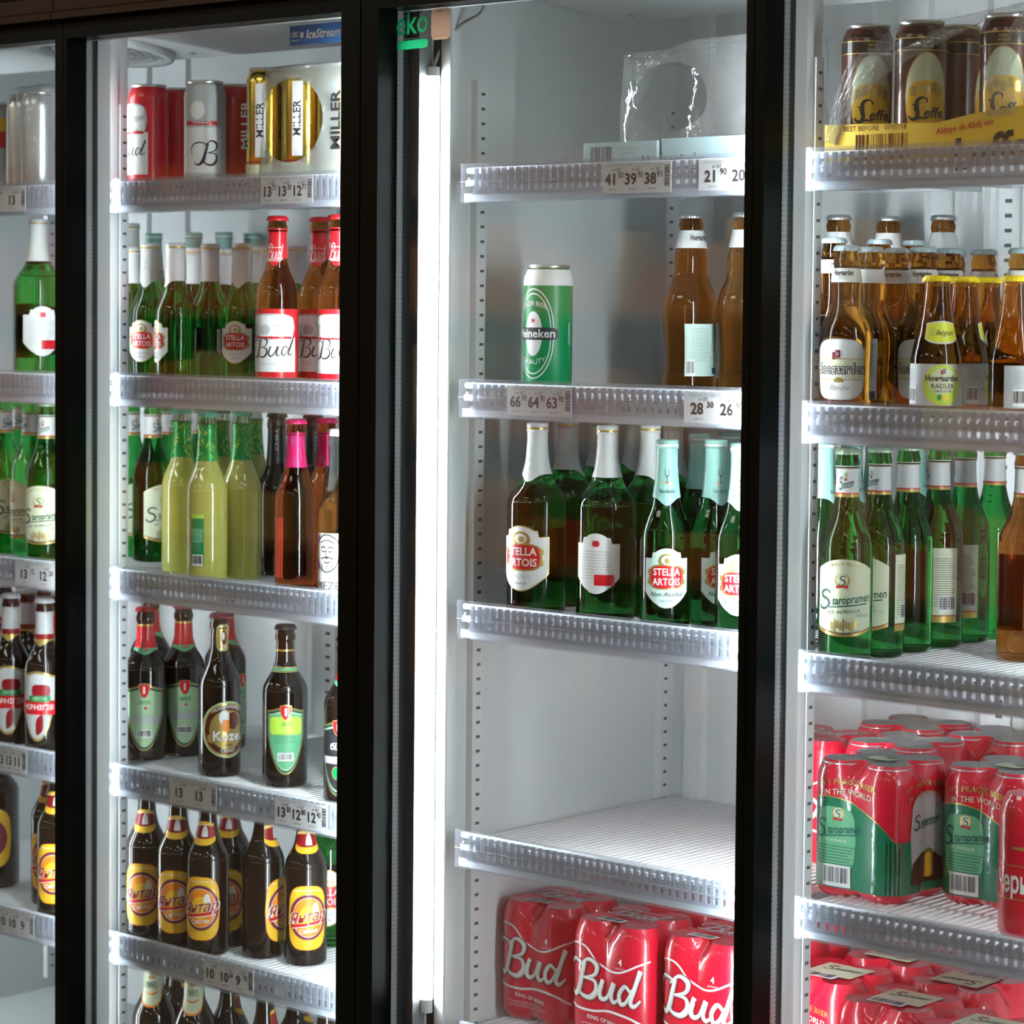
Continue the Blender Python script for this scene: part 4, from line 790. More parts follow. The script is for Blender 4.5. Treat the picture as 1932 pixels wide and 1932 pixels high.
for nm, c in COOL.items():
    W_ = c['x1']-c['x0']-.004
    for i, z in enumerate(c['lips']):
        FLOOR[(nm, i+1)] = z-.0165
        wg, fr, rl, gr, bk = shelf_meshes(W_)
        t = thing('wire_shelf', f"wire shelf with clear rail, {ORD[i]} in {SHN[nm]}", 'shelf', (c['x0']+.002, 0, z), 0, 'wire shelves in the coolers')
        link('wire_grid', wg, t, kind='stuff'); link('shelf_frame', fr, t); r_ = link('price_rail', rl, t); link('rail_groove', gr, t)
        for xx in (0, W_-.0115): link('bracket', BRK, t, (xx, 0, 0))
        if nm == 'middle' and i == 3: link('end_stop', bk, t, (-.002, 0, 0))
        n = int((W_-.05)/.0121)
        for j in range(n): link('rib', RIB, r_, (.026+j*.0121, 0, 0))
# ------------------------------------------------------------------ price cards in the rails
def price(nm, sh, px0, px1, nums, label, barc=True, title='HOEGAARDEN ПИВО БІЛЕ Ж/Б 0,5Л   Бельгія'):
    z = COOL[nm]['lips'][sh-1]; a = at_y(px0, 900, -.002); p = []
    for px in (px0, px1):
        q = at_y(px, 900, -.002)
        for _ in range(3): q = at_y(px, proj((q.x, -.002, z-.026))[1], -.002)
        p.append(q.x)
    w_ = p[1]-p[0]; h_ = .038; t = link('price_card', None, None, ((p[0]+p[1])/2, -.0018, z-.0255), label=label, category='price card', group='price cards in the shelf rails')
    q = M(); q.box((-w_/2, 0, -h_/2), (w_/2, .0006, h_/2), 'price'); link('card', q.mesh('card'), t)
    T = M(); f = surf_flat((0, 0, 0), (1, 0, 0), (0, 0, 1), (0, -1, 0)); n = len(nums)
    write(T, f, title, -.002, h_*.40, .0052, 'grey', .012, e=.0003, maxw=w_*.8)
    cw = (w_*.86)/max(n, 1)
    for i, s in enumerate(nums):
        x = -w_/2+w_*.03+cw*(i+.5); write(T, f, s[0], x-.005, -.002, .0195, 'ink', .028, e=.0003, maxw=cw*.60)
        if len(s) > 1: write(T, f, s[1], x+cw*.33, .0035, .0110, 'ink', .018, e=.0003, maxw=cw*.27)
        write(T, f, 'x1 ШТ', x+.004, .0102, .0050, 'ink', .012, e=.0003); write(T, f, 'ціна за шт', x-.002, -.0135, .0028, 'ink', .003, e=.0003)
    if barc:
        rnd = random.Random(len(nums)); v = -.011
        while v < .014: b = rnd.choice((.0005, .0009, .0014)); patch(T, f, w_/2-.006, v, .008, b, 'ink', e=.0003, nu=1); v += b+rnd.choice((.0006, .0010))
    link('lettering', T.mesh('lettering'), t)
price('left', 1, 492, 590, [('13', '71'), ('13', '30'), ('12', '71')], 'price card reading 13.71 and 12.71 below the gold can pack')
price('left', 4, 320, 408, [('13', ''), ('13', '')], 'price card with two thirteens below the round gold label bottle')
price('left', 4, 518, 617, [('13', '30'), ('12', '80'), ('12', '40')], 'price card reading 13.30, 12.80 and 12.40 on the rail')
price('left', 5, 384, 478, [('10', ''), ('10', '28'), ('9', '90')], 'price card starting with 10 on lowest rail of second cooler')
price('middle', 1, 1137, 1266, [('41', '50'), ('39', '90'), ('38', '91')], 'price card reading 41.50, 39.90 and 38.91 under pale blue cartons')
price('middle', 1, 1318, 1440, [('21', '90'), ('20', '90')], 'price card reading 21.90 right of the 41.50 card', False, 'HOEGAARDEN WHITE NA Ж/Б 0,33*Л')
price('middle', 2, 957, 1078, [('66', '90'), ('64', '90'), ('63', '90')], 'price card reading 66.90, 64.90 and 63.90 under the green can', title='HOEGAARDEN ПИВО БІЛЕ 0,75Л,   Бельгія')
price('middle', 2, 1290, 1420, [('28', '30'), ('26', '90')], 'price card reading 28.30 under the two bulbous brown bottles', False, 'HOEGAARDEN ПИВО БІЛЕ 0,33Л   Бельгія')
price('far_left', 1, -20, 48, [('13', ''), ('13', '')], 'price card on top rail at the left picture edge')
price('far_left', 3, 28, 112, [('13', '12'), ('12', '20')], 'price card reading 13 and 12 on rail left of first frame')
price('far_left', 4, -5, 50, [('13', ''), ('13', ''), ('11', '')], 'price card on the fourth rail at the left picture edge')
price('far_left', 5, -5, 64, [('10', ''), ('10', ''), ('9', '')], 'price card on the lowest rail at the left picture edge')
# ------------------------------------------------------------------ goods
def row(nm, sh, items, group):
    for it in items:
        kind, px, Y, phi, label = it[:5]; place(kind, px, Y, (nm, sh), phi, label, it[5] if len(it) > 5 else group)
g = 'small green bottles with white foil necks'
row('left', 2, [('bud', 523, .055, -18, 'tall red-foil-necked brown bottle, leftmost of the red-capped ones'), ('stella_s', 331, .055, -70, 'small green bottle, white foil, back label and red square showing', g), ('stella_s', 282, .06, -25, 'small green bottle whose red oval label touches the shelf standard', g),
  ('bud', 640, .060, -15, 'red-capped bottle half cut off by the door frame', 'red-capped bottles'), ('stella_s', 396, .10, -120, 'small green bottle with narrow white hexagonal label side showing', g), ('stella_s', 455, .12, -18, 'small green bottle with oval label just left of red-capped bottle', g), ('bud', 603, .12, -15, 'red-capped bottle standing just behind the other two', 'red-capped bottles'),
  ('stella_s', 250, .16, 90, 'white-foiled green bottle wedged behind leftmost small green one', g), ('stella_s', 368, .23, 90, 'white-foiled bottle peeking between second and third small bottles', g), ('stella_s', 430, .25, 60, 'white-foiled bottle behind the small bottle with the oval label', g), ('stella_s', 492, .27, 60, 'white-foiled bottle half behind leftmost red-capped bottle', g), ('stella_s', 560, .27, 60, 'white-foiled bottle between the red-capped bottles', g),
  ('stella_b', 247, .28, 60, 'tall green bottle at the back against the slotted standard', g), ('stella_na', 290, .36, 60, 'pale green foil bottle at back, leftmost of four', 'pale-capped bottles in the back row'), ('stella_na', 365, .37, 60, 'pale green foil bottle at back, second of four', 'pale-capped bottles in the back row'), ('stella_na', 422, .38, 60, 'pale green foil bottle at back, third of four', 'pale-capped bottles in the back row'), ('stella_na', 475, .39, 60, 'pale green foil bottle at back, rightmost of four', 'pale-capped bottles in the back row')], g)
row('left', 3, [('lemon', 391, .055, -28, 'yellow lemonade bottle with green side label, frontmost'), ('pink', 558, .060, -62, 'dark red bottle with pink foil neck, orange label edge'), ('mezclear', 640, .050, -34, 'clear bottle with white label showing a bearded face'), ('lemon', 343, .10, 150, 'yellow lemonade bottle, leftmost of the yellow ones'), ('lemon', 456, .11, 160, 'yellow lemonade bottle, rightmost of the yellow ones'), ('pink', 616, .10, 90, 'pink-capped bottle behind the bearded face bottle'),
  ('lemon', 415, .15, 150, 'yellow lemonade bottle hidden behind the frontmost one'), ('chill', 522, .20, 0, 'black-foiled bottle left of the pink foil neck'), ('chill', 590, .21, 20, 'black-foiled bottle between the two pink-capped ones'), ('staro', 288, .21, 40, 'dark green bottle with pale cap left of lemonade bottles'), ('staro', 248, .24, 40, 'dark green bottle beside the shelf standard, third shelf'), ('lemon', 478, .24, 120, 'yellow lemonade bottle in shade behind the rightmost'), ('staro', 320, .30, 40, 'green bottle in shade behind leftmost lemonade bottle'), ('staro', 380, .36, 40, 'green bottle in shade at the back behind lemonade bottles')], 'lemonade bottles and neighbours')
row('left', 4, [('kozel', 414, .10, 24, 'black bottle with round gold label, front of fourth shelf'), ('chern_lime', 538, .108, 2, 'dark bottle with bright lime shield label standing alone'), ('chern_white', 655, .075, -22, 'dark bottle with black shield label cut by door frame'), ('chern_pale', 275, .115, -4, 'red-necked dark bottle with pale shield label, leftmost'), ('chern_pale', 346, .150, 4, 'red-necked dark bottle with pale shield, beside round gold label'), ('chern_pale', 284, .25, 70, 'red-necked bottle behind the leftmost pale shield bottle'), ('chern_pale', 425, .27, 55, 'red-necked bottle mostly hidden by the round gold label bottle')], 'dark beer bottles on the fourth shelf')
def zrow(nm, sh, items, group):
    for kind, px, py, dz, phi, label in items:
        b = FLOOR[(nm, sh)]; p = at_z(px, py, b+dz); place(kind, px, min(max(p.y, .05), .44), (nm, sh), phi, label, group)
g = 'brown bottles with yellow amber labels'
zrow('left', 5, [('yantar', 392, 1581, .181, -22, 'yellow-label brown bottle, third from the left'), ('yantar', 277, 1558, .181, -16, 'yellow-label brown bottle, leftmost beside shelf standard'), ('yantar', 577, 1584, .181, 6, 'yellow-label brown bottle, rightmost, full label showing'), ('yantar', 336, 1568, .181, -12, 'yellow-label brown bottle, second from the left'), ('yantar', 497, 1573, .181, 62, 'brown bottle turned so its yellow label shows edge-on'), ('yantar', 434, 1566, .181, -14, 'yellow-label bottle hidden behind the third one')], g)
zrow('left', 5, [('stella_b', 622, 1580, .16, -10, 'green bottle with red oval label behind rightmost yellow-label bottle')], None)
FL0 = ZB
for px, Y, kd, lab in ((290, .06, 'paleneck', 'bottle with pointed pale neck label, left one under lowest rail'), (367, .07, 'paleneck', 'bottle with pointed pale neck label, right one under lowest rail'), (432, .10, 'yantar', 'dark bottle below lowest rail, just right of pale neck labels'), (500, .11, 'yantar', 'dark bottle below lowest rail, second right of pale neck labels'), (560, .12, 'yantar', 'dark bottle below lowest rail, third right of pale neck labels'), (615, .10, 'yantar', 'dark bottle below lowest rail, next to the door frame'), (330, .18, 'yantar', 'dark bottle in shade behind the pale neck label pair')):
    place(kd, px, Y, ZB+.0005+(.02 if kd == 'paleneck' else 0), -12 if kd == 'paleneck' else 90, lab, 'bottles on the cooler floor')
# middle cooler
place('heineken', 1034, .075, ('middle', 2), -36, 'green beer can with red star standing alone', None)
place('tallhoe', 1303, .20, ('middle', 2), 36, 'bulbous brown bottle with silver cap, left of the pair', 'bulbous brown bottles')
place('tallhoe', 1404, .20, ('middle', 2), 110, 'bulbous brown bottle with silver cap, cut by the black frame', 'bulbous brown bottles')
g = 'green bottles with white foil on the third shelf'; g2 = 'green bottles with pale teal foil'
row('middle', 3, [('stella_b', 1013, .062, -32, 'large white-foiled green bottle nearest the light tube'), ('stella_na', 1257, .055, 2, 'teal-foiled green bottle with full oval label facing front', g2), ('stella_na', 1398, .055, -5, 'teal-foiled bottle sliced by the black frame', g2), ('stella_b', 1145, .075, 160, 'large white-foiled green bottle with small back label showing', g),
  ('stella_na', 1349, .085, 24, 'teal-foiled bottle whose label is half turned away', g2), ('stella_b', 1070, .17, 82, 'large white-foiled bottle between first and third big ones', g), ('stella_b', 1225, .155, 40, 'white-foiled bottle directly behind the front teal-foiled one', g), ('stella_na', 1318, .19, 70, 'plain teal-foiled bottle between the two lettered teal ones', g2), ('stella_b', 1268, .24, 60, 'white-foiled bottle right behind the front teal foil neck', g), ('stella_na', 1373, .22, 70, 'teal-foiled bottle behind the half-turned one', g2),
  ('stella_b', 1130, .26, 30, 'white-foiled bottle whose left neck edge peeks out', g), ('stella_b', 1190, .28, 0, 'white-foiled bottle with glass emblem between two big necks', g), ('stella_b', 1348, .32, 60, 'white-foiled bottle at the back above the teal foils', g), ('stella_b', 1252, .39, 60, 'white-foiled bottle at the very back, highest neck', g)], g)
def prow(nm, sh, items, group):
    for it in items:
        kind, rot, label = it[0], it[-2], it[-1]; b = FLOOR[(nm, sh)]; k = K[kind]
        if it[1] == 'at': X, Y = it[2:4]
        else: p = at_z(it[1], it[2], b+k['h']); X, Y = p.x, p.y
        placed.append((X, Y, .066, b)); put(kind, X, Y, b+.0005, math.radians(rot), label, group); print('pack', kind, round(X, 3), round(Y, 3), label[:30])
prow('middle', 5, [('budpack', 'at', .0545, .160, 0, 'red four-can pack, left of the front three'), ('budpack', 'at', .198, .140, 0, 'red four-can pack, middle of the front three'), ('budpack', 'at', .340, .150, 0, 'red four-can pack cut by the black frame'), ('budpack', 'at', .190, .290, 0, 'red four-can pack behind the left and middle packs'), ('budpack', 'at', .335, .300, 0, 'red four-can pack behind the middle and right packs')], 'red four-can packs')
# right cooler
g = 'bulbous amber bottles with white labels'; gr_ = 'small amber bottles with yellow caps'; gt_ = 'tall silver-capped bottles in the back row'
row('right', 2, [('hoe', 1596, .055, -14, 'amber bottle with big white oval label, leftmost in front'), ('radler', 1767, .052, 16, 'yellow-capped amber bottle with green circle label, leftmost'), ('radler', 1818, .075, 100, 'yellow-capped amber bottle without visible label, second'), ('radler', 1861, .085, -110, 'yellow-capped amber bottle with narrow label strip, third'), ('radler', 1915, .060, 90, 'yellow-capped amber bottle with barcode beside right picture edge', gr_), ('hoe', 1640, .085, -100, 'amber bottle with narrow white strip label, second from left', g), ('hoe', 1690, .11, -22, 'amber bottle with white label partly hidden by yellow-capped one', g),
  ('hoe', 1572, .15, 30, 'amber bottle hidden behind the leftmost one', g), ('hoe', 1740, .15, -5, 'blue-capped amber bottle just left above yellow caps', g), ('hoe', 1789, .17, 0, 'blue-capped amber bottle above the first two yellow caps', g), ('hoe', 1657, .20, 30, 'amber bottle behind the strip label one', g), ('radler', 1940, .12, 90, 'yellow-capped bottle cut off by the right picture edge', gr_), ('hoe', 1854, .22, 90, 'amber bottle with darker blue cap above third yellow cap', g), ('hoe', 1722, .25, 30, 'amber bottle glimpsed between two blue caps', g), ('hoe', 1925, .23, 90, 'pale-capped amber bottle at the right picture edge', g), ('hoe', 1797, .27, 30, 'amber bottle behind the one above first yellow caps', g),
  ('tallhoe', 1580, .33, 190, 'tall silver-capped brown bottle, left of three in back', gt_), ('tallhoe', 1674, .34, 190, 'tall silver-capped brown bottle, middle of three in back', gt_), ('tallhoe', 1777, .36, 120, 'tall silver-capped brown bottle, right of three in back', gt_)], g)
g = 'green bottles with cream labels'
row('right', 3, [('staro', 1597, .055, -4, 'green bottle with full cream label, leftmost in front', g), ('staro', 1658, .085, -42, 'green bottle with half cream label, second from left', g), ('staro', 1712, .135, -172, 'green bottle, third, only a narrow label strip showing', g), ('staro', 1770, .195, -95, 'green bottle, fourth, back label at its right edge', g), ('staro', 1820, .262, -110, 'green bottle, fifth, back label with barcode', g), ('starobrown', 1934, .215, 100, 'brown bottle with white neck label cut by right picture edge', None), ('staro', 1875, .335, 110, 'green bottle, sixth, smallest and farthest back', g),
  ('stella_na', 1553, .20, 60, 'pale teal foil bottle at back left, third shelf', 'teal-foiled bottles in the back'), ('stella_na', 1605, .27, 60, 'pale teal foil bottle behind leftmost cream label bottle', 'teal-foiled bottles in the back'), ('stella_na', 1650, .33, 60, 'pale teal foil bottle behind the second cream label bottle', 'teal-foiled bottles in the back'), ('stella_na', 1728, .37, 60, 'pale teal foil bottle behind the third green bottle', 'teal-foiled bottles in the back')], g)
prow('right', 4, [('staropack', 'at', .574, .150, -2, 'green and red four-can pack with barcode, frontmost'), ('staropack', 'at', .714, .215, -3, 'four-can pack with cream label behind the red one'), ('redpack', 'at', .520, .2845, 0, 'red four-can pack with clear film top behind the green one'), ('budpack', 'at', .386, .2845, 0, 'red four-can pack with white script at the left wall'), ('redpack', 'at', .447, .4175, 0, 'red four-can pack with clear top, farthest back'), ('redpack', 'at', .582, .4175, 0, 'red four-can pack with clear top, back right')], 'four-can packs on the fourth shelf')
prow('right', 4, [('chernpack', 'at', .862, .095, 0, 'bright red four-can pack at the right picture edge')], None)
prow('right', 5, [('starotop', 'at', .465, .213, 0, 'red four-can pack, lower shelf, touching the left standard'), ('starotop', 'at', .478, .347, 180, 'red four-can pack, lower shelf, at the back left'), ('starotop', 'at', .602, .160, 0, 'red four-can pack, lower shelf, front with barcode on top'), ('starotop', 'at', .613, .294, 180, 'red four-can pack, lower shelf, behind the front pair'), ('starotop', 'at', .738, .126, 0, 'red four-can pack at the bottom picture edge, cut off')], 'red four-can packs with cream top label')
# leftmost cooler
place('stella_b', 72, .07, ('far_left', 2), -170, 'large green bottle with white foil, leftmost cooler', None)
row('far_left', 3, [('staro', 88, .06, -20, 'green bottle with cream label next to the first frame'), ('staro', 112, .05, -10, 'green bottle almost hidden behind first frame'), ('staro', 58, .10, -60, 'green bottle with narrow cream label, third from the frame'), ('staro', 8, .13, 30, 'green bottle at the left picture edge, third shelf'), ('staro', 30, .22, 30, 'green bottle in shade behind the narrow label one')], 'green bottles in the leftmost cooler')
row('far_left', 4, [('redband', 84, .055, -22, 'white-capped dark bottle with red band label, nearest frame'), ('redband', 20, .06, -10, 'white-capped dark bottle with red band label, picture edge'), ('chern_pale', 112, .05, -10, 'dark bottle with pale label sliced by the first frame'), ('redband', 52, .12, 50, 'white-capped bottle behind between the red band pair'), ('redband', 80, .20, 60, 'white-capped bottle in second row above the red band label'), ('redband', 8, .15, 60, 'white-capped bottle in second row at picture edge'), ('redband', 28, .26, 60, 'white-capped bottle in the third row, leftmost cooler'), ('redband', 104, .18, 60, 'white-capped bottle in second row at the first frame')], 'white-capped dark bottles')
row('far_left', 5, [('yantar', 108, .05, -14, 'yellow-label bottle sliced by the first frame'), ('yantar', 96, .10, -18, 'yellow-label bottle just left of the first frame'), ('bigbrown', -12, .12, -20, 'large brown bottle at the left picture edge')], 'bottles on the lowest shelf, leftmost cooler')
row('far_left', 1, [('silvercan', 76, .055, 90, 'wrapped silver can, right one in leftmost cooler'), ('silvercan', 48, .075, 90, 'wrapped silver can, left one in leftmost cooler'), ('stripecan', 2, .09, 10, 'can with yellow and red stripes at the picture edge'), ('silvercan', 100, .10, 60, 'wrapped silver can beside the first frame')], 'cans on top shelf, leftmost cooler')
# top shelf cans
row('left', 1, [('budcan', 280, .050, -62, 'red and white can, leftmost on the top shelf'), ('greycan', 387, .055, -12, 'silver and white can with black script letter'), ('budcan', 336, .12, 120, 'red can between the two front cans'), ('budcan', 440, .12, 140, 'dark red can behind the silver one')], 'beer cans on the top shelf')
row('right', 1, [('leffe', 1636, .060, 12, 'brown can with yellow oval, leftmost in the tray'), ('leffe', 1737, .062, 14, 'brown can with yellow oval, second in the tray'), ('leffe', 1900, .060, -8, 'brown can with yellow oval at the right picture edge'), ('leffe', 1806, .13, 90, 'brown can in shade behind, left of two'), ('leffe', 1850, .15, 90, 'brown can in shade behind, right of two')], 'brown cans in the yellow tray')
zf = FLOOR[('left', 1)]+.0005
for px, Y, lab in ((505, .060, 'gold can seen in wrap window, left one'), (575, .060, 'gold can seen in wrap window, middle one'), (640, .060, 'gold can at the door frame in white wrap'), (545, .13, 'gold can in the second row of the wrap'), (610, .13, 'gold can in second row near the door frame')):
    place('goldcan', px, Y, ('left', 1), -20 if Y < .1 else 90, lab, 'gold cans in printed wrap')
# a tipped can behind the silver one
o = thing('beer_can', 'can lying on its side, silver end showing by the gold pack', 'can', (at_y(432, 318, .06).x, .066, zf+.0308)); o.rotation_euler = (math.radians(90), 0, math.radians(40))
for n, me, subs in K['silvercan']['parts']:
    q = link(n, me, o)
    for sn, sme in subs: link(sn, sme, q)
o.location = (at_y(436, 318, .33).x, .33, zf+.0305)
# ------------------------------------------------------------------ films
def rbox_film(name, x0, x1, y0, y1, z0, z1, mname, amp, hole=None, seed=1, slope=0):
    """thin crumpled sleeve around a box: rings of a superellipse with noise, open at the bottom"""
    rnd = random.Random(seed); ph = [(rnd.uniform(0, 6.3), rnd.uniform(.5, 1), rnd.randint(2, 9), rnd.uniform(20, 60)) for _ in range(9)]
    cx_, cy_, a, b = (x0+x1)/2, (y0+y1)/2, (x1-x0)/2, (y1-y0)/2; N = 180; Z = 60; vs = []; q = M()
    for j in range(Z+1):
        t_ = j/Z; 
        if t_ < .75: z = z0+(z1-z0)*t_/.75; sc = 1-.05*(t_/.75)**3
        else: s_ = (t_-.75)/.25; z = z1+(z1-z0)*.02*math.sin(s_*1.5); sc = .95*(1-s_)**.8+.02
        for i in range(N):
            an = 2*math.pi*i/N; c_, s2 = math.cos(an), math.sin(an); e = 4
            rr = 1/((abs(c_)**e+abs(s2)**e)**(1/e)); d = sum(w_*math.sin(k*an+p+f*z) for p, w_, k, f in ph)/9
            X_ = cx_+c_*rr*a*sc*(1+amp*d); vs.append((X_, cy_+s2*rr*b*sc*(1+amp*d), z+amp*.05*d-slope*(z-z0)*(x1-X_)/(x1-x0)))
    if hole:
        for i, (X_, Y_, z) in enumerate(vs):
            if Y_ < cy_-b*.6:
                d = math.hypot((X_-hole[1])/hole[3], (z-hole[2])/hole[4])
                if abs(d-1) < .055: vs[i] = (hole[1]+(X_-hole[1])/d*1.001, Y_, hole[2]+(z-hole[2])/d*1.001)
    fs = []
    for j in range(Z):
        for i in range(N):
            f = (j*N+i, j*N+(i+1) % N, (j+1)*N+(i+1) % N, (j+1)*N+i)
            if hole:
                mx = sum(vs[k][0] for k in f)/4; my = sum(vs[k][1] for k in f)/4; mz = sum(vs[k][2] for k in f)/4; pp = proj((mx, my, mz)) if hole[0] == 'front' else None
                if hole[0] == 'front' and my < cy_ and ((mx-hole[1])/hole[3])**2+((mz-hole[2])/hole[4])**2 < 1: continue
                if hole[0] == 'side' and mx > cx_ and ((my-hole[1])/hole[3])**2+((mz-hole[2])/hole[4])**2 < 1: continue
            fs.append(f)
    q.add(vs, fs, mname, True); return q
xa = at_y(455, 250, .02).x; xb = -.145; zc = zf
pk = rbox_film('w', xa, xb, .022, .20, zc, zc+.166, 'filmwhite', .03, ('front', at_y(553, 232, .03).x, at_y(553, 228, .03).z, .066, .058), 4)
t = thing('shrink_wrap', 'white printed wrap with round window around gold cans', 'wrap'); link('film', pk.mesh('film'), t)
T = M(); f = surf_flat((0, .0175, 0), (1, 0, 0), (0, 0, 1), (0, -1, 0)); write(T, f, 'MILLER', at_y(466, 250, .02).x, zc+.085, .022, 'grey', .015, rot=1); write(T, f, 'MILLER', at_y(637, 250, .02).x, zc+.085, .026, 'ink', .03, rot=1)
link('lettering', T.mesh('lettering'), t)
# clear empty wrap and cartons in the middle cooler
zc = FLOOR[('middle', 1)]+.0005
a = at_y(1120, 285, .05); hh = at_y(1150, 271, .05).z-zc
bx0 = a.x
def carton(x0, x1, y0, y1, h, label, word):
    t = thing('carton', label, 'carton', (x0, y0, zc), 0, 'pale blue cartons'); w_, d_ = x1-x0, y1-y0; q = M(); th = .0012
    for A, B in (((0, 0, 0), (w_, th, h)), ((0, d_-th, 0), (w_, d_, h)), ((0, th, 0), (th, d_-th, h)), ((w_-th, th, 0), (w_, d_-th, h)), ((th, th, 0), (w_-th, d_-th, th))): q.box(A, B, 'cardblue')
    link('tray', q.mesh('tray'), t); T = M(); f = surf_flat((0, 0, 0), (1, 0, 0), (0, 0, 1), (0, -1, 0))
    if word == 1: barcode(T, f, .030, h-.016, .036, .022, .0004, 'cardblue'); write(T, f, 'Best before\n20/07/18', .072, h-.012, .007, 'grey', .005, e=.0006)
    for sx in ((.135,) if word == 1 else (.03,)):
        write(T, f, 'Hoegaarden', sx, h-.030, .026, 'ink', .05, e=.0005, maxw=.080); write(T, f, 'Hoegaarden', sx, h-.030, .026, 'cardblue', .01, e=.0009, maxw=.080)
    link('print', T.mesh('print'), t)
xm = at_y(1258, 285, .05).x
carton(bx0, xm, .030, .24, hh, 'pale blue open carton with barcode on the top shelf', 1)
carton(xm+.004, .440, .034, .24, hh+.002, 'pale blue open carton with dark lettering under empty wrap', 2)
p0 = at_y(1155, 200, .09)
fl = rbox_film('f', at_y(1150, 200, .06).x, .455, .045, .225, zc+hh*.6, at_y(1330, 74, .10).z, 'film', .16, ('front', at_y(1268, 190, .05).x, at_y(1268, 185, .05).z, .056, .044), 11, slope=.14)
t = thing('plastic_wrap', 'crumpled clear empty wrap standing on pale blue cartons', 'wrap'); link('film', fl.mesh('film'), t)
# yellow tray and torn film, right cooler
zc = FLOOR[('right', 1)]+.0005; c0 = at_y(1556, 270, .022); ty = at_y(1560, 236, .022).z-zc
t = thing('cardboard_tray', 'yellow printed cardboard tray holding the brown cans', 'tray', (c0.x, .022, zc)); w_ = 1.10-c0.x; q = M(); th = .0014
xk = at_y(1770, 240, .022).x-c0.x
q.prism([(0, 0), (w_, 0), (w_, ty+.05), (xk+.16, ty+.016), (xk+.05, ty+.006), (xk, ty-.003), (0, ty)], 0, th, 'tray', 'y'); q.box((0, th, 0), (th, .36, ty), 'tray'); q.box((th, th, 0), (w_, .36, th), 'tray'); q.box((th, .36-th, th), (w_, .36, ty), 'tray')
link('tray_walls', q.mesh('tray_walls'), t); T = M(); f = surf_flat((0, 0, 0), (1, 0, 0), (0, 0, 1), (0, -1, 0))
write(T, f, 'BEST BEFORE   07/07/18', .070, ty-.006, .0085, 'leffe', .006, e=.0005, maxw=.10)
x = .045
rnd = random.Random(5)
while x < .115:
    b = rnd.choice((.001, .0016, .0026)); patch(T, f, x, ty-.028, b, .030, 'leffe', e=.0005, nu=1); x += b+rnd.choice((.0012, .002, .003))
write(T, f, 'Abbaye de Abdij van', xk+.035, ty-.009, .011, 'red', .006, .1, e=.0006, maxw=.075, slant=.12); write(T, f, 'Leffe', xk+.07, ty-.038, .05, 'ink', .03, e=.0006, slant=.1)
link('tray_print', T.mesh('tray_print'), t)
# film: a sheet draped from the tray's left end up over the cans
def sheet(name, P, mname):
    """P: grid of pixel/depth triples (px,py,Y)"""
    G = [[at_y(*p) for p in r] for r in P]; nr, nc = len(G), len(G[0]); q = M(); U = 24; V = 24; vs = []
    def cr(a, b, c, d, t): return .5*((2*b)+(c-a)*t+(2*a-5*b+4*c-d)*t*t+(3*b-a-3*c+d)*t**3)
    def samp(L, t): i = min(int(t), len(L)-2); t -= i; return cr(L[max(i-1, 0)], L[i], L[i+1], L[min(i+2, len(L)-1)], t)
    for a in range(U+1):
        rowp = [samp([G[r][c_] for r in range(nr)], a/U*(nr-1)) for c_ in range(nc)]
        for b in range(V+1):
            p = samp(rowp, b/V*(nc-1)); p = p+Vector((0, 1, 0))*.002*math.sin(a*1.9+b*.7)+Vector((0, 1, 0))*.0015*math.sin(b*2.3-a*.9); vs.append(p)
    q.add(vs, [(a*(V+1)+b, (a+1)*(V+1)+b, (a+1)*(V+1)+b+1, a*(V+1)+b+1) for a in range(U) for b in range(V)], mname, True); return q
t = thing('torn_film', 'torn clear film rising over the brown cans', 'wrap')
q = sheet('film', [[(1556, 268, .021), (1572, 200, .022), (1600, 120, .026), (1650, 70, .05), (1720, 40, .07)], [(1572, 272, .020), (1590, 200, .020), (1640, 140, .024), (1700, 95, .027), (1800, 55, .04)], [(1576, 274, .020), (1600, 215, .020), (1660, 150, .024), (1740, 98, .027), (1860, 40, .03), ]], 'film'); link('left_flap', q.mesh('left_flap'), t)
q = sheet('film', [[(1720, 40, .07), (1780, 35, .10), (1860, 20, .12), (1932, 4, .14)], [(1730, 85, .03), (1800, 60, .04), (1880, 35, .06), (1950, 20, .08)]], 'film'); link('top_flap', q.mesh('top_flap'), t)
q = sheet('film', [[(1925, 20, .022), (1890, 80, .022), (1855, 125, .022), (1870, 180, .020), (1860, 220, .020)], [(1950, 20, .026), (1925, 90, .024), (1905, 140, .023), (1915, 190, .021), (1915, 215, .020)]], 'film'); link('right_flap', q.mesh('right_flap'), t)
# clear film around the silver cans in the leftmost cooler
zc = FLOOR[('far_left', 1)]+.0005
fl = rbox_film('f', at_y(15, 250, .03).x, -.805, .018, .15, zc+.001, zc+.165, 'film', .06, None, 21)
t = thing('plastic_wrap', 'loose clear wrap around the silver cans, leftmost cooler', 'wrap'); link('film', fl.mesh('film'), t)
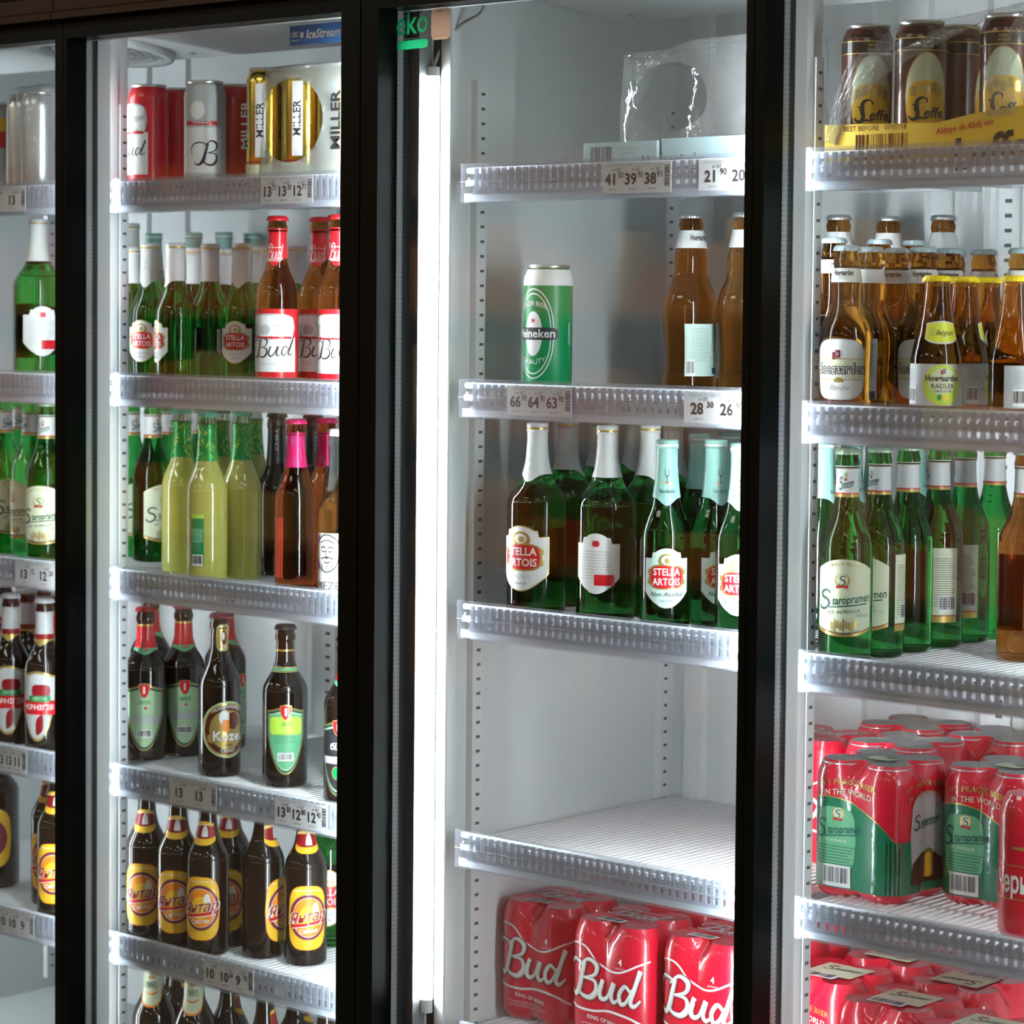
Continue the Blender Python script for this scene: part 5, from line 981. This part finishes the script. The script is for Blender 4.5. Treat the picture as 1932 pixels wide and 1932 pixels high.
# ------------------------------------------------------------------ the shop around: floor, ceiling, opposite side with warm goods (seen only mirrored in the glass)
mat('floortile', (.22, .19, .16), .3, vary=.3); mat('shopwall', (.30, .24, .18), .7); mat('lamp', (1, .92, .82), .4, emit=13.0); mat('woodshelf', (.30, .15, .06), .5); mat('box1', (.70, .28, .06), .5); mat('box2', (.60, .08, .03), .5); mat('box3', (.75, .55, .25), .5)
q = M(); q.box((-7, -6, -.05), (5, 1.2, 0), 'floortile'); link('floor', q.mesh('floor'), None, kind='structure')
q = M(); q.box((-7, -6, 3.0), (5, 1.2, 3.05), 'shopwall'); link('ceiling', q.mesh('ceiling'), None, kind='structure')
q = M(); q.box((-7, .56, 0), (5, .62, 3.0), 'shopwall'); link('wall_back', q.mesh('wall_back'), None, kind='structure')
q = M(); q.box((-7, -6, 0), (5, -5.95, 3.0), 'shopwall'); link('wall_front', q.mesh('wall_front'), None, kind='structure')

for lx in (-5.5, -3.0, -.5, 2.0, 4.0):
    for ly in (-4.6, -2.2):
        q = M(); q.box((lx-.6, ly-.09, 2.96), (lx+.6, ly+.09, 2.999), 'lamp'); lo = link('ceiling_lamp', q.mesh('ceiling_lamp'), None, label=f"{'left of' if lx < -.6 else 'right of' if lx > 0 else 'opposite'} the coolers, warm ceiling lamp panel in the {'far' if ly < -4 else 'near'} row, {['', 'first', 'second', 'third', 'fourth', 'fifth'][(-5.5, -3.0, -.5, 2.0, 4.0).index(lx)+1]} from the left", category='lamp', group='ceiling lamps of the shop')

# gondola across the aisle, mirrored in the glass doors
t = link('store_shelf', None, None, (0, -3.9, 0), 0, label='shop shelving across the aisle stocked with orange and brown boxes', category='shelf')
for z in (.35, .75, 1.15, 1.55, 1.95):
    q = M(); q.box((-7, -.45, z-.03), (.6, 0, z), 'woodshelf'); link('shelf_board', q.mesh('shelf_board'), t)
q = M(); q.box((-7, -.50, 0), (.6, -.45, 2.1), 'woodshelf'); link('back_panel', q.mesh('back_panel'), t)
rnd = random.Random(12); q = M()
for z in (.35, .75, 1.15, 1.55):
    x = -6.9
    while x < .45:
        w_ = rnd.uniform(.08, .22); hh_ = rnd.uniform(.12, .30)
        if rnd.random() < .85: q.box((x, -.40, z), (x+w_*.94, -.04, z+hh_), rnd.choice(('box1', 'box2', 'box3', 'woodshelf', 'box1')))
        x += w_
link('boxed_goods', q.mesh('boxed_goods'), t, kind='stuff')
